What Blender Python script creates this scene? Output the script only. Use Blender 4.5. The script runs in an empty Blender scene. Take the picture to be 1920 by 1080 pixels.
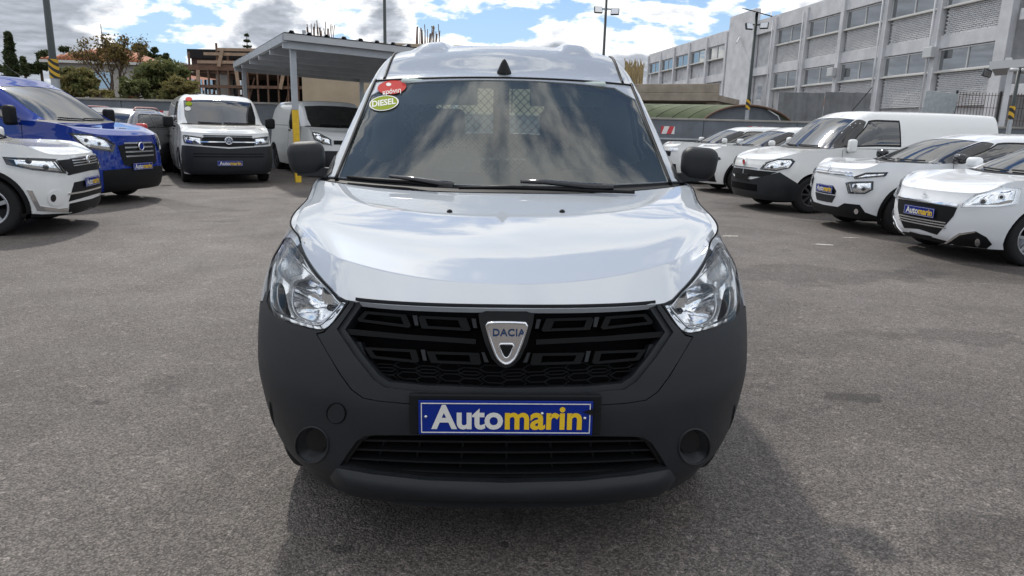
import bpy, bmesh, math, random
import numpy as np
from mathutils import Vector, Matrix
from mathutils.bvhtree import BVHTree
from mathutils.geometry import delaunay_2d_cdt
R = math.radians
random.seed(7)
scene = bpy.context.scene
COL = scene.collection

# ------------------------------------------------------------------ camera, sky, sun, exposure
CAM_H, PITCH, ROLL, FPX = 1.40, R(12.8), R(1.5), 1330.0
cam_d = bpy.data.cameras.new('camera')
cam = bpy.data.objects.new('camera', cam_d); COL.objects.link(cam)
cam_d.sensor_width = 36.0; cam_d.lens = FPX / 1920 * 36; cam_d.clip_end = 6000; cam_d.clip_start = 0.05
cam.matrix_world = Matrix.Translation((0, 0, CAM_H)) @ Matrix.Rotation(math.pi/2 - PITCH, 4, 'X') @ Matrix.Rotation(ROLL, 4, 'Z')
scene.camera = cam
scene.view_settings.view_transform = 'Standard'; scene.view_settings.look = 'None'
scene.view_settings.gamma = 1.0; scene.view_settings.exposure = 0.22
SUN_EL, SUN_AZ = R(46), R(-20)          # azimuth measured from straight ahead, negative to the left
sun_dir = Vector((math.cos(SUN_EL)*math.sin(SUN_AZ), math.cos(SUN_EL)*math.cos(SUN_AZ), math.sin(SUN_EL)))
sd = bpy.data.lights.new('sun', 'SUN'); sd.energy = 2.0; sd.angle = R(2.2); sd.color = (1.0, .95, .88)
sun = bpy.data.objects.new('sun', sd); COL.objects.link(sun)
sun.rotation_euler = sun_dir.to_track_quat('Z', 'Y').to_euler()

def world_sky():
    w = bpy.data.worlds.new('World'); scene.world = w; w.use_nodes = True
    nt = w.node_tree; N = nt.nodes; Lk = nt.links
    for n in list(N): N.remove(n)
    def nd(t, **kw):
        n = N.new(t)
        for k, v in kw.items(): setattr(n, k, v)
        return n
    def val(x, sock):
        if hasattr(x, 'is_output'): Lk.new(x, sock)
        else: sock.default_value = x
    def m(op, a, b=0.0, c=0.0, clamp=False):
        n = nd('ShaderNodeMath', operation=op, use_clamp=clamp)
        val(a, n.inputs[0]); val(b, n.inputs[1]); val(c, n.inputs[2])
        return n.outputs[0]
    def vm(op, a, b=(0, 0, 0)):
        n = nd('ShaderNodeVectorMath', operation=op)
        val(a, n.inputs[0]); val(b, n.inputs[1]); return n
    def ss(x, a, b):
        n = nd('ShaderNodeMapRange', interpolation_type='SMOOTHSTEP')
        val(x, n.inputs[0]); n.inputs[1].default_value = a; n.inputs[2].default_value = b
        return n.outputs[0]
    out = nd('ShaderNodeOutputWorld'); bg = nd('ShaderNodeBackground'); bg.inputs[1].default_value = 0.1
    Lk.new(bg.outputs[0], out.inputs[0])
    sky = nd('ShaderNodeTexSky', sky_type='NISHITA', sun_disc=False)
    sky.sun_elevation = SUN_EL; sky.sun_rotation = SUN_AZ
    sky.air_density = 1.0; sky.dust_density = .6; sky.ozone_density = 1.5
    tc = nd('ShaderNodeTexCoord').outputs['Generated']
    d = vm('NORMALIZE', tc).outputs[0]
    sp = nd('ShaderNodeSeparateXYZ'); Lk.new(d, sp.inputs[0])
    zz = m('MAXIMUM', sp.outputs[2], 0.0)
    inv = m('DIVIDE', 1.0, m('ADD', zz, 0.11))
    px = m('MULTIPLY', sp.outputs[0], inv); py = m('MULTIPLY', sp.outputs[1], inv)
    cb = nd('ShaderNodeCombineXYZ'); Lk.new(px, cb.inputs[0]); Lk.new(py, cb.inputs[1]); cb.inputs[2].default_value = CLOUD_SEED
    def noise(vec, scale, detail, rough, dist=0.0):
        n = nd('ShaderNodeTexNoise'); Lk.new(vec, n.inputs['Vector'])
        n.inputs['Scale'].default_value = scale; n.inputs['Detail'].default_value = detail
        n.inputs['Roughness'].default_value = rough; n.inputs['Distortion'].default_value = dist
        return n.outputs[0]
    P = cb.outputs[0]
    big = noise(P, .62, 2.0, .5)
    det = noise(P, 2.9, 10.0, .58, .1)
    # vertical billows low over the horizon
    bil = noise(vm('MULTIPLY', d, (1, 1, 1.7)).outputs[0], 5.2, 9.0, .55, .15)
    low = m('SUBTRACT', 1.0, ss(sp.outputs[2], .10, .42))
    dens = m('ADD', m('MULTIPLY', big, .55), m('ADD', m('MULTIPLY', det, m('SUBTRACT', .75, m('MULTIPLY', low, .45))), m('MULTIPLY', low, .225)))      # about 0.65 mean
    dens = m('ADD', dens, m('MULTIPLY', m('MULTIPLY', m('SUBTRACT', bil, .49), 1.5), low))
    high = ss(sp.outputs[2], .30, .62)
    mask = ss(dens, .56, .63)
    thick = ss(dens, .62, .77)
    # light from the sun side
    off = vm('ADD', P, (sun_dir.x*.12, sun_dir.y*.12, 0)).outputs[0]
    det2 = noise(off, 2.9, 5.0, .58, .1)
    rim = m('MULTIPLY', m('SUBTRACT', det, det2), 3.0)
    dt = vm('DOT_PRODUCT', d, tuple(sun_dir)).outputs['Value']
    glow = m('POWER', m('MAXIMUM', dt, 0.0), 26.0)
    gl2 = m('POWER', m('MAXIMUM', dt, 0.0), 220.0)
    br = m('SUBTRACT', 11.4, m('MULTIPLY', thick, m('SUBTRACT', 6.8, m('MULTIPLY', high, 4.2))))
    br = m('ADD', br, m('MULTIPLY', rim, 2.6))
    br = m('MAXIMUM', br, 3.6)
    br = m('MULTIPLY', br, m('ADD', 1.0, m('ADD', m('MULTIPLY', glow, .30), m('MULTIPLY', gl2, 2.0))))
    tint = nd('ShaderNodeMix', data_type='RGBA')
    Lk.new(thick, tint.inputs['Factor'])
    tint.inputs['A'].default_value = (1.0, .995, .98, 1); tint.inputs['B'].default_value = (.86, .93, 1.05, 1)
    cc = vm('SCALE', tint.outputs['Result']); Lk.new(br, cc.inputs['Scale'])
    skb = vm('MULTIPLY', sky.outputs[0], (.52, .70, .95)).outputs[0]
    hz = nd('ShaderNodeMix', data_type='RGBA'); Lk.new(m('SUBTRACT', 1.0, ss(sp.outputs[2], .02, .30)), hz.inputs['Factor']); Lk.new(skb, hz.inputs['A']); hz.inputs['B'].default_value = (4.6, 6.6, 8.8, 1); skb = hz.outputs['Result']
    mx = nd('ShaderNodeMix', data_type='RGBA'); Lk.new(mask, mx.inputs['Factor'])
    Lk.new(skb, mx.inputs['A']); Lk.new(cc.outputs[0], mx.inputs['B'])
    Lk.new(mx.outputs['Result'], bg.inputs[0])
CLOUD_SEED = 3.7
world_sky()

# ------------------------------------------------------------------ pixel rays of the survey camera (1920 x 1080)
CAMM = cam.matrix_world.copy()
def ray(px, py):
    return (CAMM.to_3x3() @ Vector(((px-960)/FPX, (540-py)/FPX, -1.0)))
def at(px, py, Y):
    d = ray(px, py); return Vector((0, 0, CAM_H)) + d*(Y/d.y)
def ground(px, py, z=0.0):
    d = ray(px, py); return Vector((0, 0, CAM_H)) + d*((z-CAM_H)/d.z)

# ------------------------------------------------------------------ materials
MATS = {}
def bs(name):
    m = bpy.data.materials.new(name); m.use_nodes = True; MATS[name] = m
    return m, m.node_tree.nodes, m.node_tree.links, m.node_tree.nodes['Principled BSDF']
def mat(name, col, rough=.5, metal=0.0, coat=0.0, spec=.5, var=0.0, vscale=8.0, bump=0.0, bscale=60.0, coatr=.03, rvar=0.0, emit=None):
    if name in MATS: return MATS[name]
    m, N, L, b = bs(name)
    b.inputs['Base Color'].default_value = (*col, 1); b.inputs['Roughness'].default_value = rough
    b.inputs['Metallic'].default_value = metal; b.inputs['Coat Weight'].default_value = coat
    b.inputs['Coat Roughness'].default_value = coatr; b.inputs['Specular IOR Level'].default_value = spec
    tc = N.new('ShaderNodeTexCoord')
    if var or rvar:
        n = N.new('ShaderNodeTexNoise'); n.inputs['Scale'].default_value = vscale; n.inputs['Detail'].default_value = 6
        n.inputs['Roughness'].default_value = .6
        L.new(tc.outputs['Object'], n.inputs['Vector'])
        if var:
            mr = N.new('ShaderNodeMapRange'); mr.inputs[1].default_value = .3; mr.inputs[2].default_value = .7
            mr.inputs[3].default_value = 1-var; mr.inputs[4].default_value = 1+var
            L.new(n.outputs[0], mr.inputs[0])
            vmn = N.new('ShaderNodeVectorMath'); vmn.operation = 'SCALE'; vmn.inputs[0].default_value = col
            L.new(mr.outputs[0], vmn.inputs['Scale']); L.new(vmn.outputs[0], b.inputs['Base Color'])
        if rvar:
            mr = N.new('ShaderNodeMapRange'); mr.inputs[1].default_value = .3; mr.inputs[2].default_value = .7
            mr.inputs[3].default_value = max(0, rough-rvar); mr.inputs[4].default_value = min(1, rough+rvar)
            L.new(n.outputs[0], mr.inputs[0]); L.new(mr.outputs[0], b.inputs['Roughness'])
    if bump:
        n = N.new('ShaderNodeTexNoise'); n.inputs['Scale'].default_value = bscale; n.inputs['Detail'].default_value = 4
        L.new(tc.outputs['Object'], n.inputs['Vector'])
        bp = N.new('ShaderNodeBump'); bp.inputs['Strength'].default_value = bump; bp.inputs['Distance'].default_value = .01
        L.new(n.outputs[0], bp.inputs['Height']); L.new(bp.outputs[0], b.inputs['Normal'])
    if emit:
        b.inputs['Emission Color'].default_value = (*emit[0], 1); b.inputs['Emission Strength'].default_value = emit[1]
    return m
def glass(name, tint, ior=1.5, dust_veil=0.0, rough=0.0):
    if name in MATS: return MATS[name]
    m, N, L, b = bs(name); N.remove(b)
    out = N['Material Output']
    fr = N.new('ShaderNodeFresnel'); fr.inputs[0].default_value = ior
    tr = N.new('ShaderNodeBsdfTransparent'); tr.inputs[0].default_value = (*tint, 1)
    gl = N.new('ShaderNodeBsdfGlossy'); gl.inputs['Roughness'].default_value = rough
    mx = N.new('ShaderNodeMixShader'); L.new(fr.outputs[0], mx.inputs[0])
    base = tr.outputs[0]
    if dust_veil:
        df = N.new('ShaderNodeBsdfDiffuse'); df.inputs[0].default_value = (.50, .60, .55, 1)  # grey-green film: dirty glass plus a painted veil of reflected sky
        tc = N.new('ShaderNodeTexCoord'); n = N.new('ShaderNodeTexNoise'); n.inputs['Scale'].default_value = 2.5; n.inputs['Detail'].default_value = 5
        L.new(tc.outputs['Object'], n.inputs['Vector'])
        mr = N.new('ShaderNodeMapRange'); mr.inputs[1].default_value = .3; mr.inputs[2].default_value = .75
        mr.inputs[3].default_value = dust_veil*.7; mr.inputs[4].default_value = dust_veil*1.3
        L.new(n.outputs[0], mr.inputs[0])
        m2 = N.new('ShaderNodeMixShader'); L.new(mr.outputs[0], m2.inputs[0])
        L.new(tr.outputs[0], m2.inputs[1]); L.new(df.outputs[0], m2.inputs[2]); base = m2.outputs[0]
    L.new(base, mx.inputs[1]); L.new(gl.outputs[0], mx.inputs[2]); L.new(mx.outputs[0], out.inputs[0])
    return m

WHITE = mat('white_paint', (.74, .76, .78), .42, coat=1.0, coatr=.02, spec=0)
VANW = mat('silvery_white_paint', (.43, .46, .495), .45, coat=1.0, coatr=.01, spec=0); VANW.node_tree.nodes['Principled BSDF'].inputs['Coat IOR'].default_value = 2.2
WHITE2 = mat('white_paint_warm', (.75, .76, .75), .4, coat=1.0, coatr=.03, spec=0)
BLUE = mat('blue_paint', (.007, .030, .235), .35, coat=1.0, coatr=.03, spec=0)
GREYP = mat('dark_grey_paint', (.10, .10, .105), .35, metal=.3, coat=1.0, coatr=.03)
PLAST = mat('grey_plastic', (.014, .0162, .0195), .46, spec=.38, bump=.2, bscale=700, rvar=.08, vscale=7, var=.14)
PLAST2 = mat('black_plastic', (.006, .0065, .0075), .55, spec=.25)
GLOSSB = mat('gloss_black', (.010, .010, .012), .12, coat=.5)
VOID = mat('void_black', (.004, .004, .005), .8, spec=.1)
CHROME = mat('chrome', (.82, .83, .85), .09, metal=1.0)
SILVER = mat('silver_trim', (.62, .63, .65), .25, metal=.9)
REFL = mat('reflector', (.93, .94, .96), .06, metal=.95, bump=.06, bscale=60)
REFLR = mat('ribbed_reflector', (.80, .82, .84), .12, metal=.9, bump=.4, bscale=110)
LAMPW = mat('lamp_white', (.92, .93, .95), .26, metal=.85)
RUBBER = mat('tyre_rubber', (.014, .014, .015), .75, spec=.3, bump=.15, bscale=120)
RIM = mat('wheel_silver', (.42, .43, .45), .35, metal=.8)
STEEL = mat('steel_black', (.03, .03, .032), .45)
CLEAR = glass('lamp_lens', (.98, .99, .99), 1.33)
WGLASS = glass('windscreen_glass', (.88, 1.0, .94), 2.0, dust_veil=.075)
CGLASS = glass('car_glass', (.16, .20, .20), 2.5, dust_veil=.008)
CABIN = mat('cabin_dark', (.17, .185, .18), .7)
CABING = mat('cabin_grey', (.52, .60, .57), .75)
SEATM = mat('seat_cloth', (.13, .14, .14), .85, var=.15, vscale=40)
SIGNBLUE = mat('plate_blue', (.004, .022, .22), .45, spec=.2)
SIGNW = mat('plate_white', (.70, .69, .65), .6, spec=.1)
SIGNY = mat('plate_yellow', (.80, .52, .015), .45)
RED = mat('red_paint', (.55, .03, .025), .35, coat=.7)
REDW = mat('red_marker', (.50, .03, .035), .5, var=.15)
YELLOW = mat('yellow_paint', (.72, .46, .02), .5, var=.12, vscale=12)
BLACKP = mat('black_paint', (.02, .02, .02), .5)
DARKB = mat('dark_blue_mark', (.02, .05, .13), .3)

# ------------------------------------------------------------------ object helpers
def mk(name, verts, faces, m=None, parent=None, smooth=False, normals=None):
    me = bpy.data.meshes.new(name)
    me.from_pydata([tuple(v) for v in verts], [], [tuple(f) for f in faces])
    if m: me.materials.append(m)
    if smooth: me.polygons.foreach_set('use_smooth', [True]*len(me.polygons))
    if normals is not None: me.normals_split_custom_set_from_vertices([tuple(n) for n in normals])
    me.update()
    o = bpy.data.objects.new(name, me); COL.objects.link(o)
    if parent: o.parent = parent
    return o
def tag(o, label=None, cat=None, group=None, kind=None):
    if label: o['label'] = label
    if cat: o['category'] = cat
    if group: o['group'] = group
    if kind: o['kind'] = kind
    return o
def empty(name, loc=(0, 0, 0), rz=0.0, **kw):
    o = bpy.data.objects.new(name, None); COL.objects.link(o)
    o.location = loc; o.rotation_euler = (0, 0, rz); o.empty_display_size = .2
    return tag(o, **kw)
def copy_tree(o, parent=None):
    c = o.copy(); COL.objects.link(c); c.parent = parent
    for ch in list(o.children): copy_tree(ch, c)
    return c
class MB:
    """collects primitive shapes into one mesh"""
    def __init__(s): s.v = []; s.f = []; s.sm = []
    def add(s, v, f, smooth=False):
        n = len(s.v); s.v += [tuple(p) for p in v]; s.f += [tuple(i+n for i in q) for q in f]; s.sm += [smooth]*len(f)
    def box(s, c, d, mtx=None, bev=0.0):
        cx, cy, cz = c; a, b, e = d[0]/2, d[1]/2, d[2]/2
        if bev > 0:
            bm = bmesh.new(); bmesh.ops.create_cube(bm, size=1)
            for v in bm.verts: v.co = Vector((v.co.x*d[0], v.co.y*d[1], v.co.z*d[2]))
            bmesh.ops.bevel(bm, geom=bm.edges[:], offset=bev, segments=2, affect='EDGES', profile=.5)
            pv = [v.co.copy() for v in bm.verts]; pf = [[v.index for v in f.verts] for f in bm.faces]; bm.free()
        else:
            pv = [Vector((x, y, z)) for x in (-a, a) for y in (-b, b) for z in (-e, e)]
            pf = [(0, 1, 3, 2), (4, 6, 7, 5), (0, 4, 5, 1), (2, 3, 7, 6), (0, 2, 6, 4), (1, 5, 7, 3)]
        if mtx is not None: pv = [mtx @ p for p in pv]
        s.add([p + Vector(c) for p in pv], pf); return s
    def bar(s, p, q, w, h=None, up=(0, 0, 1)):
        p = Vector(p); q = Vector(q); h = h or w; d = (q-p); L = d.length; d.normalize()
        u = Vector(up)
        if abs(d.dot(u)) > .98: u = Vector((0, 1, 0))
        x = d.cross(u).normalized(); z = x.cross(d)
        pv = [b + x*sx*w/2 + z*sz*h/2 for b in (p, q) for sx in (-1, 1) for sz in (-1, 1)]
        s.add(pv, [(0, 1, 3, 2), (4, 6, 7, 5), (0, 4, 5, 1), (2, 3, 7, 6), (0, 2, 6, 4), (1, 5, 7, 3)]); return s
    def tube(s, pts, r, n=8, cap=True):
        pts = [Vector(p) for p in pts]; rs = r if isinstance(r, (list, tuple)) else [r]*len(pts)
        V = []; F = []; pu = None
        for i, p in enumerate(pts):
            d = (pts[min(i+1, len(pts)-1)] - pts[max(i-1, 0)]).normalized()
            if pu is None:
                pu = d.orthogonal().normalized()
            pu = (pu - d*pu.dot(d)).normalized(); w = d.cross(pu)
            for k in range(n):
                a = 2*math.pi*k/n; V.append(p + (pu*math.cos(a) + w*math.sin(a))*rs[i])
        for i in range(len(pts)-1):
            for k in range(n):
                F.append((i*n+k, i*n+(k+1) % n, (i+1)*n+(k+1) % n, (i+1)*n+k))
        if cap: F.append(tuple(range(n-1, -1, -1))); F.append(tuple((len(pts)-1)*n+k for k in range(n)))
        s.add(V, F, n > 5); return s
    def lathe(s, prof, o=(0, 0, 0), axis='Z', n=24, mtx=None):
        V = []; F = []; o = Vector(o)
        for r, h in prof:
            for k in range(n):
                a = 2*math.pi*k/n; c, t = math.cos(a)*r, math.sin(a)*r
                p = Vector((c, t, h)) if axis == 'Z' else (Vector((h, c, t)) if axis == 'X' else Vector((t, h, c)))
                if mtx is not None: p = mtx @ p
                V.append(o + p)
        for i in range(len(prof)-1):
            for k in range(n): F.append((i*n+k, i*n+(k+1) % n, (i+1)*n+(k+1) % n, (i+1)*n+k))
        s.add(V, F, True); return s
    def quad(s, a, b, c, d): s.add([a, b, c, d], [(0, 1, 2, 3)]); return s
    def build(s, name, m=None, parent=None, **kw):
        me = bpy.data.meshes.new(name); me.from_pydata(s.v, [], s.f)
        me.polygons.foreach_set('use_smooth', s.sm)
        bm = bmesh.new(); bm.from_mesh(me); bmesh.ops.recalc_face_normals(bm, faces=bm.faces[:]); bm.to_mesh(me); bm.free()
        if m: me.materials.append(m)
        o = bpy.data.objects.new(name, me); COL.objects.link(o)
        if parent: o.parent = parent
        return tag(o, **kw)
def rounded(name, d, m, parent, loc=(0, 0, 0), rot=(0, 0, 0), bev=.05, seg=4, taper=None):
    """soft box: bevelled, smooth"""
    bm = bmesh.new(); bmesh.ops.create_cube(bm, size=1)
    for v in bm.verts:
        t = 1.0
        if taper: t = 1 + taper*(v.co.z)
        v.co = Vector((v.co.x*d[0]*t, v.co.y*d[1]*t, v.co.z*d[2]))
    bmesh.ops.bevel(bm, geom=bm.edges[:], offset=bev, segments=seg, affect='EDGES', profile=.5)
    me = bpy.data.meshes.new(name); bm.to_mesh(me); bm.free()
    me.polygons.foreach_set('use_smooth', [True]*len(me.polygons)); me.materials.append(m)
    o = bpy.data.objects.new(name, me); COL.objects.link(o); o.location = loc; o.rotation_euler = rot
    if parent: o.parent = parent
    return o
def text_mesh(txt, size, bold=0.0, ext=.0015, space=1.0):
    c = bpy.data.curves.new('t', 'FONT'); c.body = txt; c.size = size; c.offset = bold; c.extrude = ext
    c.align_x = 'LEFT'; c.space_character = space; c.resolution_u = 4
    o = bpy.data.objects.new('t', c); COL.objects.link(o)
    dg = bpy.context.evaluated_depsgraph_get(); me = bpy.data.meshes.new_from_object(o.evaluated_get(dg))
    V = np.array([v.co[:] for v in me.vertices]); F = [tuple(p.vertices) for p in me.polygons]
    bpy.data.objects.remove(o); bpy.data.curves.remove(c); bpy.data.meshes.remove(me)
    return V, F

BLADE = mat('lamp_blade', (.90, .91, .92), .15, coat=1.0)
GRILLEM = mat('grille_black', (.0045, .0048, .0055), .6, spec=.16)
# ------------------------------------------------------------------ vehicle surfaces
def pchip(xs, ys, sharp=None):
    xs = np.array(xs, float); ys = np.array(ys, float)
    if ys.ndim == 1: ys = ys[:, None]; one = True
    else: one = False
    h = np.diff(xs)[:, None]; dl = np.diff(ys, axis=0)/h; n = len(xs)
    mL = np.zeros_like(ys); mR = np.zeros_like(ys)
    for i in range(n):
        if i == 0: t = dl[0]
        elif i == n-1: t = dl[-1]
        else:
            a, b = dl[i-1], dl[i]; w1 = 2*h[i]+h[i-1]; w2 = h[i]+2*h[i-1]
            with np.errstate(divide='ignore', invalid='ignore'):
                t = np.where(a*b > 0, (w1+w2)/(w1/a+w2/b), 0.0)
        mL[i] = t; mR[i] = t
        if sharp is not None and sharp[i] and 0 < i < n-1: mL[i] = dl[i-1]; mR[i] = dl[i]
    def f(x):
        x = np.clip(np.asarray(x, float), xs[0], xs[-1])
        i = np.clip(np.searchsorted(xs, x, side='right')-1, 0, n-2)
        hh = (xs[i+1]-xs[i]); t = ((x-xs[i])/hh)[..., None]; hh = hh[..., None]
        r = (2*t**3-3*t**2+1)*ys[i] + (t**3-2*t**2+t)*hh*mR[i] + (-2*t**3+3*t**2)*ys[i+1] + (t**3-t**2)*hh*mL[i+1]
        return r[..., 0] if one else r
    return f
def tab(l):
    f = pchip([a for a, b in l], [b for a, b in l]); X = np.linspace(l[0][0], l[-1][0], 1500); Y = f(X)
    return lambda x: np.interp(x, X, Y)
def inside(P, poly):
    x, y = P[:, 0], P[:, 1]; r = np.zeros(len(P), bool); n = len(poly)
    for i in range(n):
        x0, y0 = poly[i]; x1, y1 = poly[(i+1) % n]
        c = ((y0 > y) != (y1 > y)); 
        if y1 != y0: r ^= c & (x < (x1-x0)*(y-y0)/(y1-y0)+x0)
    return r
def resample(poly, step, closed=True):
    out = []; n = len(poly); P = [np.array(p, float) for p in poly]
    for i in range(n if closed else n-1):
        a, b = P[i], P[(i+1) % n]; k = max(1, int(np.ceil(np.linalg.norm(b-a)/step)))
        for j in range(k): out.append(a+(b-a)*j/k)
    if not closed: out.append(P[-1])
    return np.array(out)
def smooth_poly(poly, it=2, closed=True):
    P = [np.array(p, float) for p in poly]
    for _ in range(it):
        Q = []
        n = len(P)
        if not closed: Q.append(P[0])
        for i in range(n if closed else n-1):
            a, b = P[i], P[(i+1) % n]
            Q += [a*.75+b*.25, a*.25+b*.75]
        if not closed: Q.append(P[-1])
        P = Q
    return [tuple(p) for p in P]
def shrink(poly, d):
    P = np.array(poly, float); n = len(P); A = 0
    for i in range(n): A += P[i][0]*P[(i+1) % n][1]-P[(i+1) % n][0]*P[i][1]
    sg = 1 if A > 0 else -1; out = []
    for i in range(n):
        e1 = P[i]-P[i-1]; e2 = P[(i+1) % n]-P[i]
        e1 = e1/(np.linalg.norm(e1)+1e-9); e2 = e2/(np.linalg.norm(e2)+1e-9)
        n1 = np.array([-e1[1], e1[0]])*sg; n2 = np.array([-e2[1], e2[0]])*sg
        b = n1+n2; b = b/(np.linalg.norm(b)+1e-9); c = max(.5, b@n1)
        out.append(P[i]+b*d/c)
    return [tuple(p) for p in out]
def circle(cx, cy, r, n=24, ry=None):
    ry = ry or r
    return [(cx+r*math.cos(2*math.pi*i/n), cy+ry*math.sin(2*math.pi*i/n)) for i in range(n)]
def seg_dist(P, poly):
    d = np.full(len(P), 1e9); n = len(poly)
    for i in range(n):
        a = np.array(poly[i]); b = np.array(poly[(i+1) % n]); ab = b-a
        t = np.clip(((P-a)@ab)/(ab@ab+1e-12), 0, 1)
        d = np.minimum(d, np.linalg.norm(P-(a+t[:, None]*ab), axis=1))
    return d

UE = .7
SC = {'b': (.62, .75), 't': (.95, .45)}
class Car:
    def __init__(s, spec, root):
        s.__dict__.update(spec); s.root = root
        s.fW = tab(s.W); s.fWy = tab(s.Wy); s.fy0 = tab(s.y0); s.fzt = tab(s.zt); s.fzb = tab(s.zb)
        s.fyr = tab(s.yr)
        rows = s.rows
        s.nr_ = len(rows)
        # row: (a, ex,ey,ez, cy,cz, pz, bulge, round, sharp)
        s.fr = pchip(range(len(rows)), [r[:9] for r in rows], [r[9] for r in rows])
        M = Matrix.LocRotScale(root.location, root.rotation_euler, (1, 1, 1)); s.M = M; s.Mi = M.inverted()
        # casting nets
        s.net = {}
        A = np.concatenate([np.linspace(0, 1, 50)[:-1], np.linspace(1, 2, 50)[:-1], np.linspace(2, 3, 24)])
        A = np.concatenate([-A[:0:-1], A]); K = np.linspace(0, 1.07, 30)
        s.net['b'] = s._net('b', A, K)
        U = np.linspace(-1, 1, 81); V = np.linspace(0, s.nr_-1, 16*(s.nr_-1)+1)
        s.net['t'] = s._net('t', U, V)
    def _net(s, p, A, B):
        AA, BB = np.meshgrid(A, B, indexing='ij'); P = s.S(p, AA.ravel(), BB.ravel())
        nb = len(B); F = []
        for i in range(len(A)-1):
            for j in range(nb-1): F.append((i*nb+j, (i+1)*nb+j, (i+1)*nb+j+1, i*nb+j+1))
        return (BVHTree.FromPolygons([Vector(q) for q in P], F), A, B)
    def plan(s, a):
        a = np.abs(a); th = np.clip(a, 0, 1)*math.pi/2
        c = np.maximum(np.cos(th), 0)**(2/s.n)
        yf = s.fy0(s.zref)+s.D*(1-c); y1 = s.fy0(s.zref)+s.D; y2 = s.L-s.Dr
        ys = y1+(y2-y1)*np.clip(a-1, 0, 1)
        th2 = np.clip(a-2, 0, 1)*math.pi/2
        yre = y2+s.Dr*np.sin(th2)**(2/s.nr)
        return np.where(a <= 1, yf, np.where(a <= 2, ys, yre))
    def belt(s, a, k):
        sg = np.sign(a); a = np.abs(a); yref = s.plan(a)
        zt = s.fzt(yref); zb = s.fzb(yref); z = zb+(zt-zb)*k
        W = s.fW(z)*s.fWy(yref); y0 = s.fy0(z); yr = s.fyr(z)
        th = np.clip(a, 0, 1)*math.pi/2; th2 = np.clip(a-2, 0, 1)*math.pi/2
        sx = np.sin(th)**(2/s.n); c = np.maximum(np.cos(th), 0)**(2/s.n)
        xf = W*sx; yf = y0+s.D*(1-c)
        y1 = y0+s.D; y2 = s.L-yr-s.Dr
        ysd = y1+(y2-y1)*np.clip(a-1, 0, 1)
        xr = W*np.maximum(np.cos(th2), 0)**(2/s.nr); yre = y2+s.Dr*np.sin(th2)**(2/s.nr)
        x = np.where(a <= 1, xf, np.where(a <= 2, W, xr)); y = np.where(a <= 1, yf, np.where(a <= 2, ysd, yre))
        return np.stack([x*np.where(sg == 0, 1, sg), y, z], -1)
    def _raw(s, u, pr, B):
        t = np.clip(u/UE, 0, 1)
        x = pr[:, 1]*t; y = pr[:, 4]+(pr[:, 2]-pr[:, 4])*t**2; z = pr[:, 5]+(pr[:, 3]-pr[:, 5])*t**pr[:, 6]
        w = np.clip((u-UE)/(1-UE), 0, 1)
        E = np.stack([x, y, z], -1)
        P = E+(B-np.stack([pr[:, 1], pr[:, 2], pr[:, 3]], -1))*w[:, None]*(u > UE)[:, None]
        P[:, 0] += pr[:, 7]*4*w*(1-w)
        return P
    def top(s, u, v):
        sg = np.where(u < 0, -1.0, 1.0); u = np.abs(u); pr = s.fr(v)
        B = s.belt(pr[:, 0], np.ones_like(u)); dl = np.maximum(pr[:, 8], 1e-4)
        P = s._raw(u, pr, B)
        w = (u-(UE-dl))/(2*dl); q = (w > 0) & (w < 1); w = np.clip(w, 0, 1)[:, None]
        P0 = s._raw(UE-dl, pr, B); P1 = s._raw(UE+dl, pr, B); Ec = s._raw(np.full_like(u, UE), pr, B)
        bz = (1-w)**2*P0+2*w*(1-w)*Ec+w**2*P1
        P = np.where(q[:, None], bz, P)
        # meet the belt exactly at nose and tail
        for end in (0, 1):
            v0 = 0.0 if end == 0 else s.nr_-1.0
            wt = np.clip(1-np.abs(v-v0), 0, 1)
            if not (wt > 0).any(): continue
            p0 = s.fr(np.full_like(u, v0)); B0 = s.belt(p0[:, 0], np.ones_like(u)); r0 = s._raw(u, p0, B0)
            xx = r0[:, 0]; W = s.fW(r0[:, 2])*s.fWy(r0[:, 1])
            if end == 0:
                a = np.arcsin(np.clip((xx/W), 0, 1)**(s.n/2))*2/math.pi; a = np.minimum(a, p0[:, 0])
            else:
                a = 2+np.arccos(np.clip((xx/W), 0, 1)**(s.nr/2))*2/math.pi; a = np.maximum(a, p0[:, 0])
            d = s.belt(a, np.ones_like(u))-r0; d[:, 0] = 0
            P = P+d*wt[:, None]
        if s.ribs:
            for rx, rw, rh, ry0, ry1 in s.ribs:
                g = np.clip(1-((P[:, 0]-rx)/rw)**4, 0, 1)**.8*np.clip((P[:, 1]-ry0)/.10, 0, 1)*np.clip((ry1-P[:, 1])/.12, 0, 1)
                P[:, 2] += g*rh*(P[:, 2] > s.ribz)
        P[:, 0] *= sg
        return P
    def S(s, p, u, v):
        u = np.asarray(u, float); v = np.asarray(v, float)
        return s.belt(u, v) if p == 'b' else s.top(u, v)
    def N(s, p, u, v, P=None):
        e = .004 if p == 't' else .003
        vm = 1.0 if p == 'b' else s.nr_-1.0
        v1 = np.clip(v+e, 0, vm); v0 = np.clip(v-e, 0, vm)
        um = 3.0 if p == 'b' else 1.0
        u1 = np.clip(u+e, -um, um); u0 = np.clip(u-e, -um, um)
        n = np.cross(s.S(p, u1, v)-s.S(p, u0, v), s.S(p, u, v1)-s.S(p, u, v0))
        l = np.linalg.norm(n, axis=1, keepdims=True); n = n/np.maximum(l, 1e-12)
        if P is None: P = s.S(p, u, v)
        c = P-np.array([0, s.L*.5, .6])
        if p == 'b': c[:, 2] = 0; c[:, 1] = np.where(np.abs(u) < 1, -np.abs(c[:, 1])*.6, np.where(np.abs(u) > 2, np.abs(c[:, 1])*.6, 0))
        f = np.sign((n*c).sum(1)); f[f == 0] = 1
        return n*f[:, None]
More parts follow.
